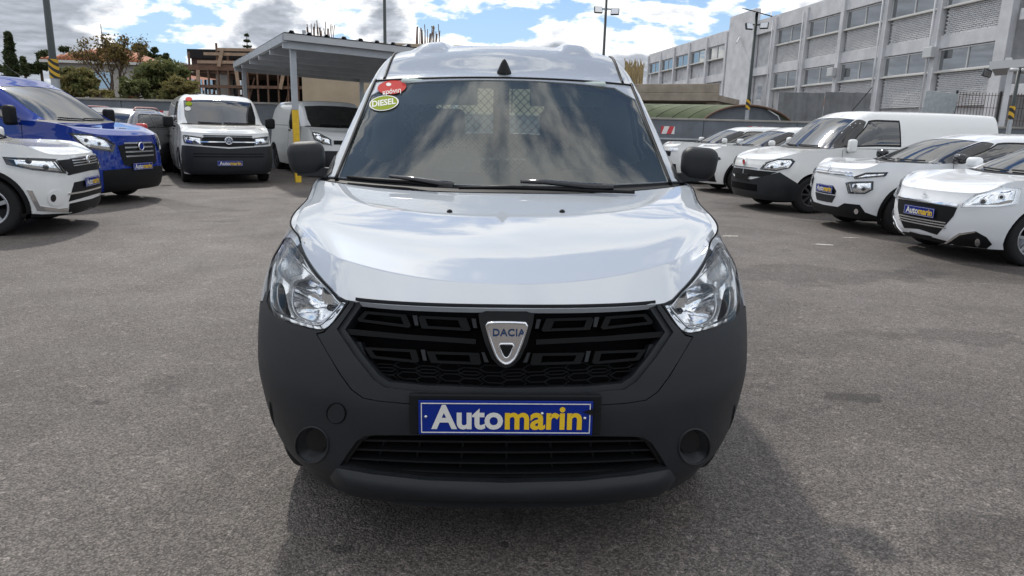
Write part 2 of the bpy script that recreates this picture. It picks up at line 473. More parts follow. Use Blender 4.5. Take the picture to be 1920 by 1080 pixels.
    # --- finding surface parameters
    def _uv(s, hits, p):
        bvh, A, B = s.net[p]; nb = len(B); out = []; T = []
        for loc, idx in hits:
            i, j = divmod(idx, nb-1); out.append(((A[i]+A[i+1])/2, (B[j]+B[j+1])/2)); T.append(tuple(loc))
        Q = np.array(out); T = np.array(T); um = A[-1]; vm = B[-1]
        for _ in range(6):
            P = s.S(p, Q[:, 0], Q[:, 1]); e = 1e-3
            Ju = (s.S(p, Q[:, 0]+e, Q[:, 1])-P)/e; Jv = (s.S(p, Q[:, 0], np.minimum(Q[:, 1]+e, vm))-P)/np.maximum(np.minimum(Q[:, 1]+e, vm)-Q[:, 1], 1e-9)[:, None]
            Jv = np.nan_to_num(Jv, nan=0, posinf=0, neginf=0)
            r = T-P; a = (Ju*Ju).sum(1)+1e-9; b = (Ju*Jv).sum(1); c = (Jv*Jv).sum(1)+1e-9; x = (Ju*r).sum(1); y = (Jv*r).sum(1)
            dt = np.maximum(a*c-b*b, 1e-9)
            Q[:, 0] = np.clip(Q[:, 0]+np.clip((c*x-b*y)/dt, -.06, .06), -um, um)
            Q[:, 1] = np.clip(Q[:, 1]+np.clip((a*y-b*x)/dt, -.06, .06), 0, vm)
        return Q
    def cast(s, p, rays):
        bvh = s.net[p][0]; hits = []
        for o, d in rays:
            o = Vector(o); d = Vector(d).normalized()
            loc, nor, idx, dist = bvh.ray_cast(o, d)
            if loc is not None and p == 'b':
                ax = Vector((0, min(max(loc.y, .9), s.L-.6), loc.z)); o_ = nor if nor.dot(loc-ax) > 0 else -nor
                if o_.dot(d) > .02: loc = None
            if loc is None:
                best = None
                c = Vector((0, 0.6, .8)); t0 = (c-o).dot(d)
                for t in np.linspace(t0-1.6, t0+1.6, 48):
                    l2, n2, i2, d2 = bvh.find_nearest(o+d*t)
                    if best is None or d2 < best[0]: best = (d2, l2, i2)
                loc, idx = best[1], best[2]
            hits.append((loc, idx))
        return s._uv(hits, p)
    def px(s, p, pts, step=6, sm=0, closed=True):
        if sm: pts = smooth_poly(pts, sm, closed)
        pts = resample(pts, step, closed); o = s.Mi @ Vector((0, 0, CAM_H)); R3 = s.Mi.to_3x3()
        return s.cast(p, [(o, R3 @ ray(x, y)) for x, y in pts])
    def side(s, p, pts, sgn=1, step=.03, sm=0):
        if sm: pts = smooth_poly(pts, sm)
        pts = resample(pts, step)
        return s.cast(p, [((3*sgn, y, z), (-sgn, 0, 0)) for y, z in pts])
    def front(s, p, pts, step=.02, sm=0, closed=True):
        if sm: pts = smooth_poly(pts, sm, closed)
        pts = resample(pts, step, closed)
        return s.cast(p, [((x, -2, z), (0, 1, 0)) for x, z in pts])
    # --- building a panel on the surface
    def panel(s, name, p, outer, holes=(), m=None, off=0.0, rim=.008, h=.035, mirror=False, parent=None, offf=None, rimdir=None, one=True):
        sx, sy = SC[p]
        scl = np.array([sx, sy])
        outer = np.array(outer)*scl; holes = [np.array(q)*scl for q in holes]
        V = []; E = []
        for poly in [outer]+holes:
            n0 = len(V); V += [tuple(q) for q in poly]; E += [(n0+i, n0+(i+1) % len(poly)) for i in range(len(poly))]
        lo = outer.min(0); hi = outer.max(0)
        gx = np.arange(lo[0]+h*.37, hi[0], h); gy = np.arange(lo[1]+h*.37, hi[1], h)
        G = np.array([(x+(.5*h if j % 2 else 0), y) for j, y in enumerate(gy) for x in gx])
        if len(G):
            k = inside(G, outer)
            for q in holes: k &= ~inside(G, q)
            G = G[k]
            for q in [outer]+holes:
                if len(G): G = G[seg_dist(G, q) > .38*h]
            V += [tuple(g) for g in G]
        r = delaunay_2d_cdt([Vector(q) for q in V], E, [], 0, 1e-6)
        P2 = np.array([v[:] for v in r[0]]); T = np.array([f[:] for f in r[2]], int)
        cen = P2[T].mean(1); k = inside(cen, outer)
        for q in holes: k &= ~inside(cen, q)
        T = T[k]
        used = np.unique(T); mp = -np.ones(len(P2), int); mp[used] = np.arange(len(used)); P2 = P2[used]; T = mp[T]
        uv = P2/scl; objs = []
        for sg in ((1, -1) if mirror else (1,)):
            u = uv[:, 0]*sg; v = uv[:, 1]
            P = s.S(p, u, v); Nn = s.N(p, u, v, P)
            if offf is not None:
                dd = seg_dist(P2, outer)
                for q in holes: dd = np.minimum(dd, seg_dist(P2, q))
                o_ = offf(dd, P)
            else: o_ = np.full(len(P), off)
            Q = P+Nn*o_[:, None]; t3 = T.copy()
            fn = np.cross(Q[t3[:, 1]]-Q[t3[:, 0]], Q[t3[:, 2]]-Q[t3[:, 0]])
            fl = (fn*Nn[t3[:, 0]]).sum(1) < 0; t3[fl] = t3[fl][:, ::-1]
            verts = [tuple(q) for q in Q]; nor = [tuple(q) for q in Nn]; faces = [tuple(int(i) for i in f) for f in t3]
            if offf is not None:
                vn = np.zeros_like(Q); fn = np.cross(Q[t3[:, 1]]-Q[t3[:, 0]], Q[t3[:, 2]]-Q[t3[:, 0]])
                for c in range(3): np.add.at(vn, t3[:, c], fn)
                vn /= np.maximum(np.linalg.norm(vn, axis=1, keepdims=True), 1e-12); nor = [tuple(q) for q in vn]
            if rim:
                cnt = {}
                for f in faces:
                    for a, b in ((f[0], f[1]), (f[1], f[2]), (f[2], f[0])):
                        key = (min(a, b), max(a, b)); cnt[key] = (cnt[key][0]+1, a, b) if key in cnt else (1, a, b)
                for key, (c, a, b) in cnt.items():
                    if c == 1:
                        n0 = len(verts); qa, qb = Q[a], Q[b]
                        ra = qa-Nn[a]*rim if rimdir is None else qa+np.array(rimdir)*rim
                        rb = qb-Nn[b]*rim if rimdir is None else qb+np.array(rimdir)*rim
                        fnn = np.cross(qb-qa, ra-qa); l = np.linalg.norm(fnn)
                        fnn = -fnn/l if l > 0 else Nn[a]
                        verts += [tuple(qa), tuple(ra), tuple(rb), tuple(qb)]; nor += [tuple(fnn)]*4
                        faces.append((n0, n0+1, n0+2, n0+3))
            objs.append(mk(name, verts, faces, m, parent or s.root, True, nor))
        return objs if mirror else objs[0]
    def y_to_v(s, y, u=.85):
        V = np.linspace(0, s.nr_-1, 300); P = s.S('t', np.full(300, u), V); return float(np.interp(y, P[:, 1], V))

def mirp(poly): return np.array([(-a, b) for a, b in poly])[::-1]
def sym(half):
    """half outline from centre to centre on one side; returns the closed symmetric outline"""
    h = np.array(half); return np.concatenate([h, np.array([(-a, b) for a, b in h])[::-1]])
def rect_uv(u0, u1, v0, v1, du=.05, dv=.08):
    return resample([(u0, v0), (u1, v0), (u1, v1), (u0, v1)], min(du, dv))

def make_wheel(root, x, y, r, w, style, steer=0.0):
    sg = 1 if x > 0 else -1
    t = MB(); n = 36; hw = w/2
    t.lathe([(r*.64, -hw*.85), (r*.80, -hw), (r*.93, -hw*.95), (r*.985, -hw*.78), (r, -hw*.4), (r, hw*.4), (r*.985, hw*.78), (r*.93, hw*.95), (r*.80, hw), (r*.64, hw*.85)], axis='X', n=n)
    wh = empty('wheel', (x, y, r)); wh.parent = root; wh.rotation_euler = (0, 0, steer)
    t.build('tyre', RUBBER, wh)
    d = MB(); f = sg*hw
    d.lathe([(r*.65, f*.86), (r*.62, f*.80), (r*.58, f*.4), (r*.57, -f*.2), (0.001, -f*.2)], axis='X', n=n)
    d.build('rim_barrel', STEEL if style != 'cover' else RIM, wh)
    k = MB(); cnt = {'alloy': 5, 'cover': 7, 'steel': 9}[style]
    k.lathe([(.001, f*.78), (r*.16, f*.76), (r*.19, f*.6)], axis='X', n=18)
    k.lathe([(r*.56, f*.74), (r*.60, f*.88), (r*.645, f*.9), (r*.65, f*.82)], axis='X', n=n)
    for i in range(cnt):
        a = 2*math.pi*i/cnt+.3; ww = r*(.13 if style == 'alloy' else .11)
        c, s_ = math.cos(a), math.sin(a)
        k.bar((f*.66, c*r*.12, s_*r*.12), (f*.72, c*r*.60, s_*r*.60), ww, .02, up=(1, 0, 0))
    k.build('wheel_cover' if style != 'alloy' else 'spokes', STEEL if style == 'steel' else RIM, wh)
    return wh

PLV = None
def plate_parts(root, P, w=.52, hgt=.112, rx=0.0, txt=True, yaw=0.0, base_m=None):
    """blue dealer plate with lettering, centred at P facing local -y"""
    global PLV
    pl = empty('number_plate', P); pl.parent = root; pl.rotation_euler = (rx, 0, yaw)
    b = MB(); b.box((0, 0, 0), (w, .006, hgt), bev=.002); b.build('plate_panel', base_m or SIGNBLUE, pl)
    if not txt: return pl
    fr = MB(); e = .0042; t = w*.005; iw, ih = w/2-.009, hgt/2-.008
    for z in (-ih, ih): fr.box((0, -e, z), (iw*2+t, .0016, t))
    for x in (-iw, iw): fr.box((x, -e, 0), (t, .0016, ih*2-t))
    fr.build('plate_border', SIGNW, pl)
    if PLV is None:
        PLV = []
        x = 0.0
        for wd, mt in (('Auto', 0), ('marin', 1)):
            V, F = text_mesh(wd, 1.0, .028, .0)
            V = V.copy(); V[:, 0] += x-V[:, 0].min(); x = V[:, 0].max()+.055
            PLV.append((V, F, mt))
        W_ = x-.055
        for i in range(2): PLV[i][0][:, 0] = (PLV[i][0][:, 0]-W_/2)/W_
        for i in range(2): PLV[i][0][:, 1] = PLV[i][0][:, 1]/W_
    sc = w*.865
    for V, F, mt in PLV:
        q = [(p[0]*sc+w*.005, -e-.0006-.0004*mt, p[1]*sc*1.02-hgt*.30) for p in V]
        mk('lettering', q, F, (SIGNW, SIGNY)[mt], pl)
    return pl

def glass_set(car, holes, name='window_glass', parent=None, m=None, off=-.004):
    for h in holes: car.panel(name, 't', shrink(h, -.006), m=m or CGLASS, off=off, rim=0, h=.06, parent=parent)

def seat(root, x, y, z, m=SEATM, h=.62):
    st = empty('seat', (x, y, z)); st.parent = root
    rounded('cushion', (.48, .5, .16), m, st, (0, 0, .08), (R(6), 0, 0), .06)
    rounded('seat_back', (.48, .16, h), m, st, (0, .30, .12+h/2), (R(-14), 0, 0), .06, taper=-.12)
    rounded('headrest', (.27, .11, .19), m, st, (0, .30+h*.30, .16+h+.10), (R(-10), 0, 0), .045)
    p = MB(); 
    for dx in (-.06, .06): p.bar((dx, .30+h*.22, h*.9), (dx, .30+h*.29, h+.25), .012)
    p.build('headrest_post', STEEL, st)
    return st
# ------------------------------------------------------------------ the white panel van in the foreground
def build_main():
    root = empty('panel_van', (-.004, 2.0, 0), R(1.5),
                 label='white compact panel van with dark plastic bumper facing the camera in the foreground', cat='van')
    root.rotation_euler = (0, R(-.6), R(1.5))
    spec = dict(L=4.363, n=2.7, nr=5.0, D=.70, Dr=.22, zref=.877, ribz=1.7,
        ribs=[(.40, .095, .030, 2.10, 4.1)],
        W=[(.2, .80), (.3, .85), (.45, .888), (.62, .905), (.8, .90), (.9, .875), (.98, .828), (1.05, .785), (1.10, .79), (1.16, .835)],
        Wy=[(0, 1), (1.2, 1), (1.7, 1.05), (4.4, 1.05)],
        y0=[(.2, .10), (.25, .055), (.30, .03), (.40, .012), (.55, 0), (.65, .015), (.75, .042), (.877, .085), (1.2, .10)],
        yr=[(.2, .05), (.5, 0), (1.2, 0.02)],
        zb=[(0, .185), (.5, .185), (1.5, .25), (4.4, .25)],
        zt=[(.085, .862), (.148, .870), (.17, .906), (.192, .932), (.245, .981), (.30, 1.02), (.34, 1.04), (.5, 1.06), (.8, 1.095), (1.2, 1.155), (1.7, 1.15), (4.4, 1.12)],
        rows=[(.58, .555, .18, .92, .085, .862, 2.5, 0, .02, 0),
              (.68, .555, .30, .970, .165, .917, 2.2, .0, .04, 1),
              (.88, .665, .60, 1.064, .38, .980, 2.2, .006, .05, 0),
              (1.02, .715, .86, 1.108, .72, 1.052, 2.2, .01, .05, 0),
              (1.13, .795, 1.20, 1.154, 1.10, 1.120, 3, .0, .05, 1),
              (1.138, .795, 1.25, 1.160, 1.145, 1.135, 2, .0, .04, 1),
              (1.377, .722, 1.98, 1.632, 1.86, 1.655, 2, .02, .05, 1),
              (1.48, .69, 2.32, 1.785, 2.26, 1.848, 2.6, .03, .10, 0),
              (1.838, .68, 3.60, 1.785, 3.60, 1.845, 2.6, .03, .10, 0),
              (1.97, .63, 4.12, 1.745, 4.20, 1.800, 2.6, .03, .10, 0),
              (2.45, .70, 4.33, 1.14, 4.36, 1.12, 2, 0, .05, 0)])
    c = Car(spec, root)
    pxl = lambda pts, sm=0, step=5: c.px('b', pts, step, sm)
    # --- openings on the front face, surveyed on the left half
    HL = pxl([(540, 444), (546, 446), (557.5, 462.5), (575, 487.5), (610, 522.5), (650, 559), (651, 566), (635, 590), (620, 610), (607, 619), (590, 619),
              (555, 610), (522, 597.5), (506, 585), (499, 565), (500, 537), (506, 500), (516, 467.5), (527, 450)], 1)
    HL[:, 1] = np.minimum(HL[:, 1], .994)
    def half(pts, step=6):
        q = c.px('b', pts, step, 0, closed=False); q = [tuple(t) for t in q]
        q[0] = (0.0, q[0][1]); q[-1] = (0.0, q[-1][1]); return q
    gril_h = half([(952, 574), (800, 571), (668, 564), (650, 590), (631, 617), (665, 668), (700, 712), (722, 727), (800, 735), (952, 739)])
    for i in range(len(gril_h)):
        if gril_h[i][1] > .985: gril_h[i] = (gril_h[i][0], 1.02)
    gril = sym(gril_h)
    gril_in = sym(half([(952, 582), (800, 579), (676, 571), (660, 593), (644, 617), (676, 664), (708, 704), (728, 717), (800, 724), (952, 729)]))
    intake = sym(half([(952, 816), (800, 816), (700, 816), (684, 818), (668, 828), (652, 850), (637, 873), (700, 886), (800, 898), (952, 903)]))
    mid = sym(half([(952, 576), (800, 573), (662, 563), (657, 565), (634, 597), (608, 624), (595, 627), (615, 662), (640, 703), (660, 730), (682, 746), (715, 752), (762, 756), (780, 757), (780, 766), (952, 768)]))
    midp = [(a, min(k, 1.0)) for a, k in mid]
    fog = pxl(circle(585, 834, 31, 20, 34), 1)
    arch = lambda y, r, sgn=1: np.array([(a, -.08 if z < .235 else k) for (a, k), z in
            (lambda pts, uv: [(q, p[1]) for p, q in zip(pts, uv)])(*(lambda pts: (pts, c.side('b', pts, sgn, .025)))(
             resample([(y+r*math.cos(t), .31+r*math.sin(t)) for t in np.linspace(-.35, math.pi+.35, 28)]+[(y-r*.98, .20), (y+r*.98, .20)], .025)))])
    af = arch(.82, .355); ar = arch(3.63, .355)
    bump_half = [(0, 0), (.3, 0), (.6, 0), (.8, 0), (.97, 0), (.97, .3), (.97, .635), (.85, .67), (.72, .705), (.62, .9), (.58, 1.0), (.3, 1.0), (0, 1.0)]
    bump = sym(resample(bump_half, .03, False))
    c.panel('bumper', 'b', bump, [shrink(mid, -.004), HL, mirp(HL), intake, fog, mirp(fog), af, mirp(af)], PLAST, rim=.03, h=.022)
    c.panel('grille_surround', 'b', midp, [gril, HL, mirp(HL)], PLAST, rim=.012, h=.022)
    sidep = resample([(.625, .9), (.725, .71), (.85, .675), (.975, .64), (.975, 0), (2, 0), (3, 0), (3, 1), (2, 1), (1.3, 1), (.9, 1), (.585, 1)], .04)
    c.panel('body_side', 'b', sidep, [HL*np.array([-1, 1]), af, ar], VANW, rim=.02, h=.045, mirror=True)
    # bonnet, cowl and cab
    hood = resample([(-.985, .0), (.985, .0), (.985, 3.97), (-.985, 3.97)], .03)
    c.panel('bonnet', 't', hood, [], VANW, rim=.02, h=.022, off=.001)
    c.panel('cowl', 't', rect_uv(-.985, .985, 3.99, 5.02), [], PLAST2, rim=.0, h=.03, off=-.006)
    ws = [(-.66, 5.021), (-.66, 5.021), (-.3, 5.021), (.3, 5.021), (.66, 5.021), (.66, 5.021), (.665, 5.5), (.655, 5.93), (.3, 5.965), (-.3, 5.965), (-.655, 5.93), (-.665, 5.5)]
    ws = resample(smooth_poly(ws, 1), .04)
    v1, v2, v3, v4 = c.y_to_v(1.42), c.y_to_v(1.95), c.y_to_v(2.42), c.y_to_v(2.42)
    swin = resample(smooth_poly([(.985, v1), (.985, v4), (.745, v3), (.735, c.y_to_v(2.2, .74)), (.755, c.y_to_v(1.95, .76)), (.86, c.y_to_v(1.62, .88))], 1), .03)
    rw = rect_uv(.07, .60, 9.10, 9.72)
    cab = resample([(-.99, 5.02), (.99, 5.02), (.99, 9.98), (-.99, 9.98)], .04)
    wins = [ws, swin, mirp(swin), rw, mirp(rw)]
    c.panel('roof', 't', cab, wins, VANW, rim=.012, h=.04)
    c.panel('cab_lining', 't', cab, [shrink(w, .004) for w in wins], CABING, off=-.035, rim=0, h=.06)
    g = c.panel('windscreen', 't', shrink(ws, -.004), [], WGLASS, off=-.005, rim=0, h=.04)
    c.panel('windscreen_border', 't', shrink(ws, -.002), [resample(smooth_poly([(-.622, 5.16), (0, 5.115), (.622, 5.16), (.632, 5.5), (.62, 5.91), (0, 5.945), (-.62, 5.91), (-.632, 5.5)], 2), .04)], PLAST2, off=-.008, rim=0, h=.03, parent=g)
    for w_ in (swin, mirp(swin)): c.panel('side_window', 't', shrink(w_, -.004), [], WGLASS, off=-.004, rim=0, h=.05)
    for w_ in (rw, mirp(rw)): c.panel('rear_window', 't', shrink(w_, -.004), [], WGLASS, off=-.004, rim=0, h=.05)
    # header seam, roof gutter strips
    for sg in (1, -1):
        V = np.linspace(6.0, 9.0, 60); P = c.S('t', np.full(60, .62*sg), V); Nn = c.N('t', np.full(60, .62*sg), V)
        b = MB(); b.tube([tuple(p+q*.002) for p, q in zip(P, Nn)], .007, 6); b.build('roof_gutter_strip', PLAST2, root)
        V = np.linspace(5.0, 6.02, 30); P = c.S('t', np.full(30, .668*sg), V); Nn = c.N('t', np.full(30, .668*sg), V)
        b = MB(); b.tube([tuple(p+q*.001) for p, q in zip(P, Nn)], .008, 6); b.build('pillar_seal', PLAST2, root)
    U = np.linspace(-.66, .66, 40); P = c.S('t', U, np.full(40, 5.985)); Nn = c.N('t', U, np.full(40, 5.985))
    b = MB(); b.tube([tuple(p+q*.001) for p, q in zip(P, Nn)], .006, 6); b.build('header_seal', PLAST2, root)
    # mirror triangles at the foot of the pillars
    tri = resample(smooth_poly([(.70, 5.0), (.99, 5.0), (.99, c.y_to_v(1.46)), (.87, c.y_to_v(1.55, .86)), (.73, 5.20)], 1), .03)
    c.panel('mirror_base', 't', tri, [], PLAST, off=.006, rim=.01, h=.03, mirror=True)
    for sg in (1, -1):
        A_ = np.linspace(.585, 1.125, 50)*sg; P = c.S('b', A_, np.ones(50)); n_ = c.N('b', A_, np.full(50, .98))
        b = MB(); b.tube([tuple(p+q*.0005) for p, q in zip(P, n_)], .0032, 5); b.build('bonnet_gap', VOID, root)
        U_ = np.linspace(0, .97, 40)*sg; P = c.S('t', U_, np.full(40, 3.965)); b = MB(); b.tube([tuple(p) for p in P], .004, 5); b.build('bonnet_rear_seal', VOID, root)
    # ---------------- headlights
    IND = pxl([(522, 467.5), (542, 487.5), (568, 512), (545, 517.5), (527.5, 525), (511, 510), (510, 492.5)], 2, 3)
    BOWL = pxl([(542, 528), (567, 520), (590, 530), (615, 547), (641, 566), (633, 583), (615, 600), (595, 606), (565, 600), (545, 590), (536, 570), (536, 547)], 2, 3)
    DRK = pxl([(508, 527), (524, 530), (530, 550), (535, 577), (543, 596), (522, 590), (511, 575), (506, 550)], 2, 3)
    SWO = pxl([(527, 459), (541, 449), (553, 470), (575, 498), (610, 533), (643, 561), (637, 567), (600, 540), (572, 518), (550, 498), (533, 477)], 1, 3)
    for sg in (1, -1):
        hl = empty('headlight', (0, 0, 0)); hl.parent = root
        q = np.array([sg, 1]); M = (lambda z: z) if sg == 1 else (lambda z: mirp(z))
        c.panel('lamp_tray', 'b', M(HL), [M(IND), M(BOWL), M(DRK)], LAMPW, off=-.028, rim=.03, h=.012, parent=hl, offf=lambda d, P: -.012-np.minimum(d*.9, .022))
        c.panel('reflector_bowl', 'b', M(BOWL), [], REFL, rim=0, h=.008, parent=hl, offf=lambda d, P: -.03-.085*(1-np.exp(-d/.022))+.0010*np.sin(P[:, 0]*300)*np.clip(d/.02, 0, 1))
        c.panel('indicator', 'b', M(IND), [], REFLR, rim=0, h=.008, parent=hl, offf=lambda d, P: -.028-.02*(1-np.exp(-d/.01)))
        c.panel('dark_insert', 'b', M(DRK), [], GLOSSB, rim=0, h=.01, parent=hl, offf=lambda d, P: -.03-.06*(1-np.exp(-d/.015)))
        c.panel('chrome_blade', 'b', M(SWO), [], CHROME, rim=.008, h=.006, parent=hl, offf=lambda d, P: -.034+.026*(1-np.exp(-d/.007)))
        for poly, rr, mt in ((IND, .0035, CHROME), (BOWL, .0045, SILVER), (DRK, .003, SILVER)):
            pp = np.array(M(poly)); P = c.S('b', pp[:, 0], pp[:, 1]); Nn = c.N('b', pp[:, 0], pp[:, 1], P)
            bb = MB(); L_ = [tuple(a-n_*.026) for a, n_ in zip(P, Nn)]; bb.tube(L_+[L_[0]], rr, 6, False); bb.build('chrome_trim', mt, hl)
        pp = np.array(M(HL)); P = c.S('b', pp[:, 0], np.minimum(pp[:, 1], 1)); Nn = c.N('b', pp[:, 0], pp[:, 1], P)
        bb = MB(); L_ = [tuple(a-n_*.004) for a, n_ in zip(P, Nn)]; bb.tube(L_+[L_[0]], .0042, 6, False); bb.build('lamp_seal', PLAST2, hl)
        inn = np.array(shrink(np.array(M(HL))*np.array(SC['b']), .012))/np.array(SC['b'])
        P = c.S('b', inn[:, 0], inn[:, 1]); Nn = c.N('b', inn[:, 0], inn[:, 1], P)
        bb = MB(); L_ = [tuple(a-n_*.012) for a, n_ in zip(P, Nn)]; bb.tube(L_+[L_[0]], .0038, 6, False); bb.build('chrome_edge', CHROME, hl)
        # bulb shields and caps
        for (x, y), r_, dp, mt, nm in (((592, 541), .020, .055, STEEL, 'bulb_shield'), ((599, 573), .011, .05, GLOSSB, 'bulb_cap')):
            uv = c.px('b', [(x, y), (x+1, y)], 5, 0, False)[:1]*np.array([sg, 1]); P = c.S('b', uv[:, 0], uv[:, 1])[0]; n_ = c.N('b', uv[:, 0], uv[:, 1])[0]
            mx = Vector(n_).to_track_quat('Z', 'Y').to_matrix()
            bb = MB(); bb.lathe([(.001, .008), (r_*.6, .007), (r_, 0), (r_, -.03)], tuple(P-n_*dp), n=20, mtx=mx); bb.build(nm, mt, hl)
        # reflector louvres: facets standing in the bowl
        fc = MB(); ctr = np.array(M(BOWL)).mean(0)
        for k in range(7):
            t = (k-3)/3.0
            uv = np.array([[ctr[0]+t*.055, ctr[1]-.02], [ctr[0]+t*.055, ctr[1]+.09*(1-abs(t)*.5)]])
            P = c.S('b', uv[:, 0], uv[:, 1]); n_ = c.N('b', uv[:, 0], uv[:, 1])
            fc.bar(P[0]-n_[0]*.098, P[1]-n_[1]*.085, .012, .006, up=(0, 1, 0))
        fc.build('reflector_facets', REFL, hl)
        c.panel('lamp_lens', 'b', M(HL), [], CLEAR, off=.001, rim=0, h=.02, parent=hl)
    # ---------------- grille
    gr = empty('grille'); gr.parent = root
    c.panel('grille_bevel', 'b', gril, [gril_in], PLAST, rim=.05, h=.015, parent=gr, off=-.010)
    c.panel('grille_back', 'b', gril, [], VOID, off=-.09, rim=0, h=.05, parent=gr)
    fr_ = [[(664, 596), (678, 582), (758, 589), (767, 609), (763, 613), (667, 601)],
           [(781, 594), (786, 591), (873, 595), (882, 616), (879, 619), (788, 614)],
           [(677, 651), (777, 656), (783, 678), (777, 681), (691, 672)],
           [(797, 659), (898, 662), (902, 682), (899, 685), (806, 681)]]
    for p in fr_:
        o = np.array(pxl(p, 0, 4)); i = np.array(shrink(o*np.array(SC['b']), .0085))/np.array(SC['b'])
        c.panel('grille_frame', 'b', smooth_poly(o, 1), [i], GRILLEM, off=-.022, rim=.05, h=.012, mirror=True, parent=gr)
        # sloped hood above each frame
    bars = [[(638, 614), (760, 626), (892, 635), (892, 645), (760, 636), (644, 626)]]
    for p in bars: c.panel('grille_bar', 'b', pxl(p, 0, 5), [], GRILLEM, off=-.016, rim=.05, h=.02, mirror=True, parent=gr)
    for p in ([(769, 590), (778, 590), (781, 608), (774, 608)], [(883, 596), (891, 596), (894, 613), (887, 613)], [(785, 656), (793, 656), (797, 677), (790, 677)],
              [(902, 661), (908, 661), (916, 680), (908, 680)], [(659, 641), (668, 641), (679, 667), (674, 668)]):
        c.panel('grille_rib', 'b', pxl(p, 0, 5), [], PLAST, off=-.03, rim=.03, h=.02, mirror=True, parent=gr)
    hx = MB()
    def hexrow(y0, x0, n, w=44, hgt=14, slope=.045):
        for i in range(n):
            x = x0+i*w*1.88
            pts = [(x-w*.55, y0), (x-w*.30, y0-hgt/2), (x+w*.30, y0-hgt/2), (x+w*.55, y0), (x+w*.30, y0+hgt/2), (x-w*.30, y0+hgt/2)]
            pts = [(a, b+slope*(a-952)*(1 if a < 952 else -1)*1.0) for a, b in pts]
            uv = c.px('b', pts+[pts[0]], 30, 0, False); P = c.S('b', uv[:, 0], uv[:, 1]); n_ = c.N('b', uv[:, 0], uv[:, 1])
            hx.tube([tuple(p-q*.04) for p, q in zip(P, n_)], .0022, 5)
    for r_, (yy, xx, nn) in enumerate(((690, 674, 8), (697, 715, 7), (704, 715-41, 0), (711, 757-41-41+4, 8), (704, 716, 7), (719, 716, 7))):
        if nn: hexrow(yy+5, xx, nn)
    hx.build('honeycomb_mesh', GRILLEM, gr, kind='stuff')
    # emblem
    sh = sym(half([(952, 583), (912, 583), (897, 588), (899, 605), (910, 645), (922, 672), (935, 686), (952, 692)]))
    c.panel('emblem_mount', 'b', sh, [], PLAST2, off=-.008, rim=.06, h=.015, parent=gr)
    em = empty('emblem'); em.parent = gr
    def xz(px_, py_, y): 
        d = ray(px_, py_); o = c.Mi @ Vector((0, 0, CAM_H)); d = c.Mi.to_3x3() @ d; t = (y-o.y)/d.y; p = o+d*t; return p.x, p.z
    outer = [(953, 604), (930, 604), (911, 605), (915, 622), (922, 645), (931, 668), (940, 678), (953, 682)]
    inner = [(953, 644), (935, 644), (939, 658), (944, 668), (953, 671)]
    ey = -.008
    o2 = [xz(x, y, ey) for x, y in outer]; i2 = [xz(x, y, ey) for x, y in inner]
    o2 = [(0, o2[0][1])]+o2[1:-1]+[(0, o2[-1][1])]; i2 = [(0, i2[0][1])]+i2[1:-1]+[(0, i2[-1][1])]
    O = o2+[(-a, b) for a, b in o2[::-1]][1:-1]; I = i2+[(-a, b) for a, b in i2[::-1]][1:-1]
    O = smooth_poly(O, 1); I = smooth_poly(I, 1)
    def prism(nm, polys, holes, y, dep, m, par):
        V = []; E = []
        for p in polys+holes:
            n0 = len(V); V += p; E += [(n0+i, n0+(i+1) % len(p)) for i in range(len(p))]
        r = delaunay_2d_cdt([Vector(q) for q in V], E, [], 0, 1e-7); P2 = np.array([v[:] for v in r[0]]); T = [f[:] for f in r[2]]
        T = [f for f in T if inside(P2[list(f)].mean(0)[None], polys[0])[0] and not any(inside(P2[list(f)].mean(0)[None], h_)[0] for h_ in holes)]
        bm = bmesh.new(); vs = [bm.verts.new((a, y, b)) for a, b in P2]
        for f in T:
            try: bm.faces.new([vs[i] for i in f])
            except ValueError: pass
        g_ = bmesh.ops.extrude_face_region(bm, geom=bm.faces[:]); 
        for e_ in g_['geom']:
            if isinstance(e_, bmesh.types.BMVert): e_.co.y += dep
        bmesh.ops.recalc_face_normals(bm, faces=bm.faces[:])
        me = bpy.data.meshes.new(nm); bm.to_mesh(me); bm.free(); me.materials.append(m)
        ob = bpy.data.objects.new(nm, me); COL.objects.link(ob); ob.parent = par; return ob
    prism('chrome_shield', [O], [I], ey-.004, .02, CHROME, em)
    bev = MB(); OO = [(a, ey-.006, b) for a, b in O]; bev.tube(OO+[OO[0]], .004, 8, False); bev.build('chrome_bead', CHROME, em)
    II = [(a, ey-.005, b) for a, b in I]; bev = MB(); bev.tube(II+[II[0]], .003, 8, False); bev.build('chrome_inner_bead', CHROME, em)
    V, F = text_mesh('DACIA', 1.0, .02, 0.0, 1.08); w_ = np.ptp(V[:, 0]); x0, z0 = xz(924, 629, ey); x1, _ = xz(985, 629, ey); k = (x1-x0)/w_
    mk('emblem_lettering', [(x0+(p[0]-V[:, 0].min())*k, ey-.0068, z0+p[1]*k*1.0) for p in V], F, DARKB, em)
    # ---------------- lower intake, spoiler, fog blanks
    lo = empty('lower_intake'); lo.parent = root
    c.panel('intake_back', 'b', intake, [], VOID, off=-.10, rim=0, h=.06, parent=lo)
    c.panel('intake_rim', 'b', intake, [np.array(shrink(intake*np.array(SC['b']), .008))/np.array(SC['b'])], PLAST2, off=-.012, rim=.08, h=.012, parent=lo)
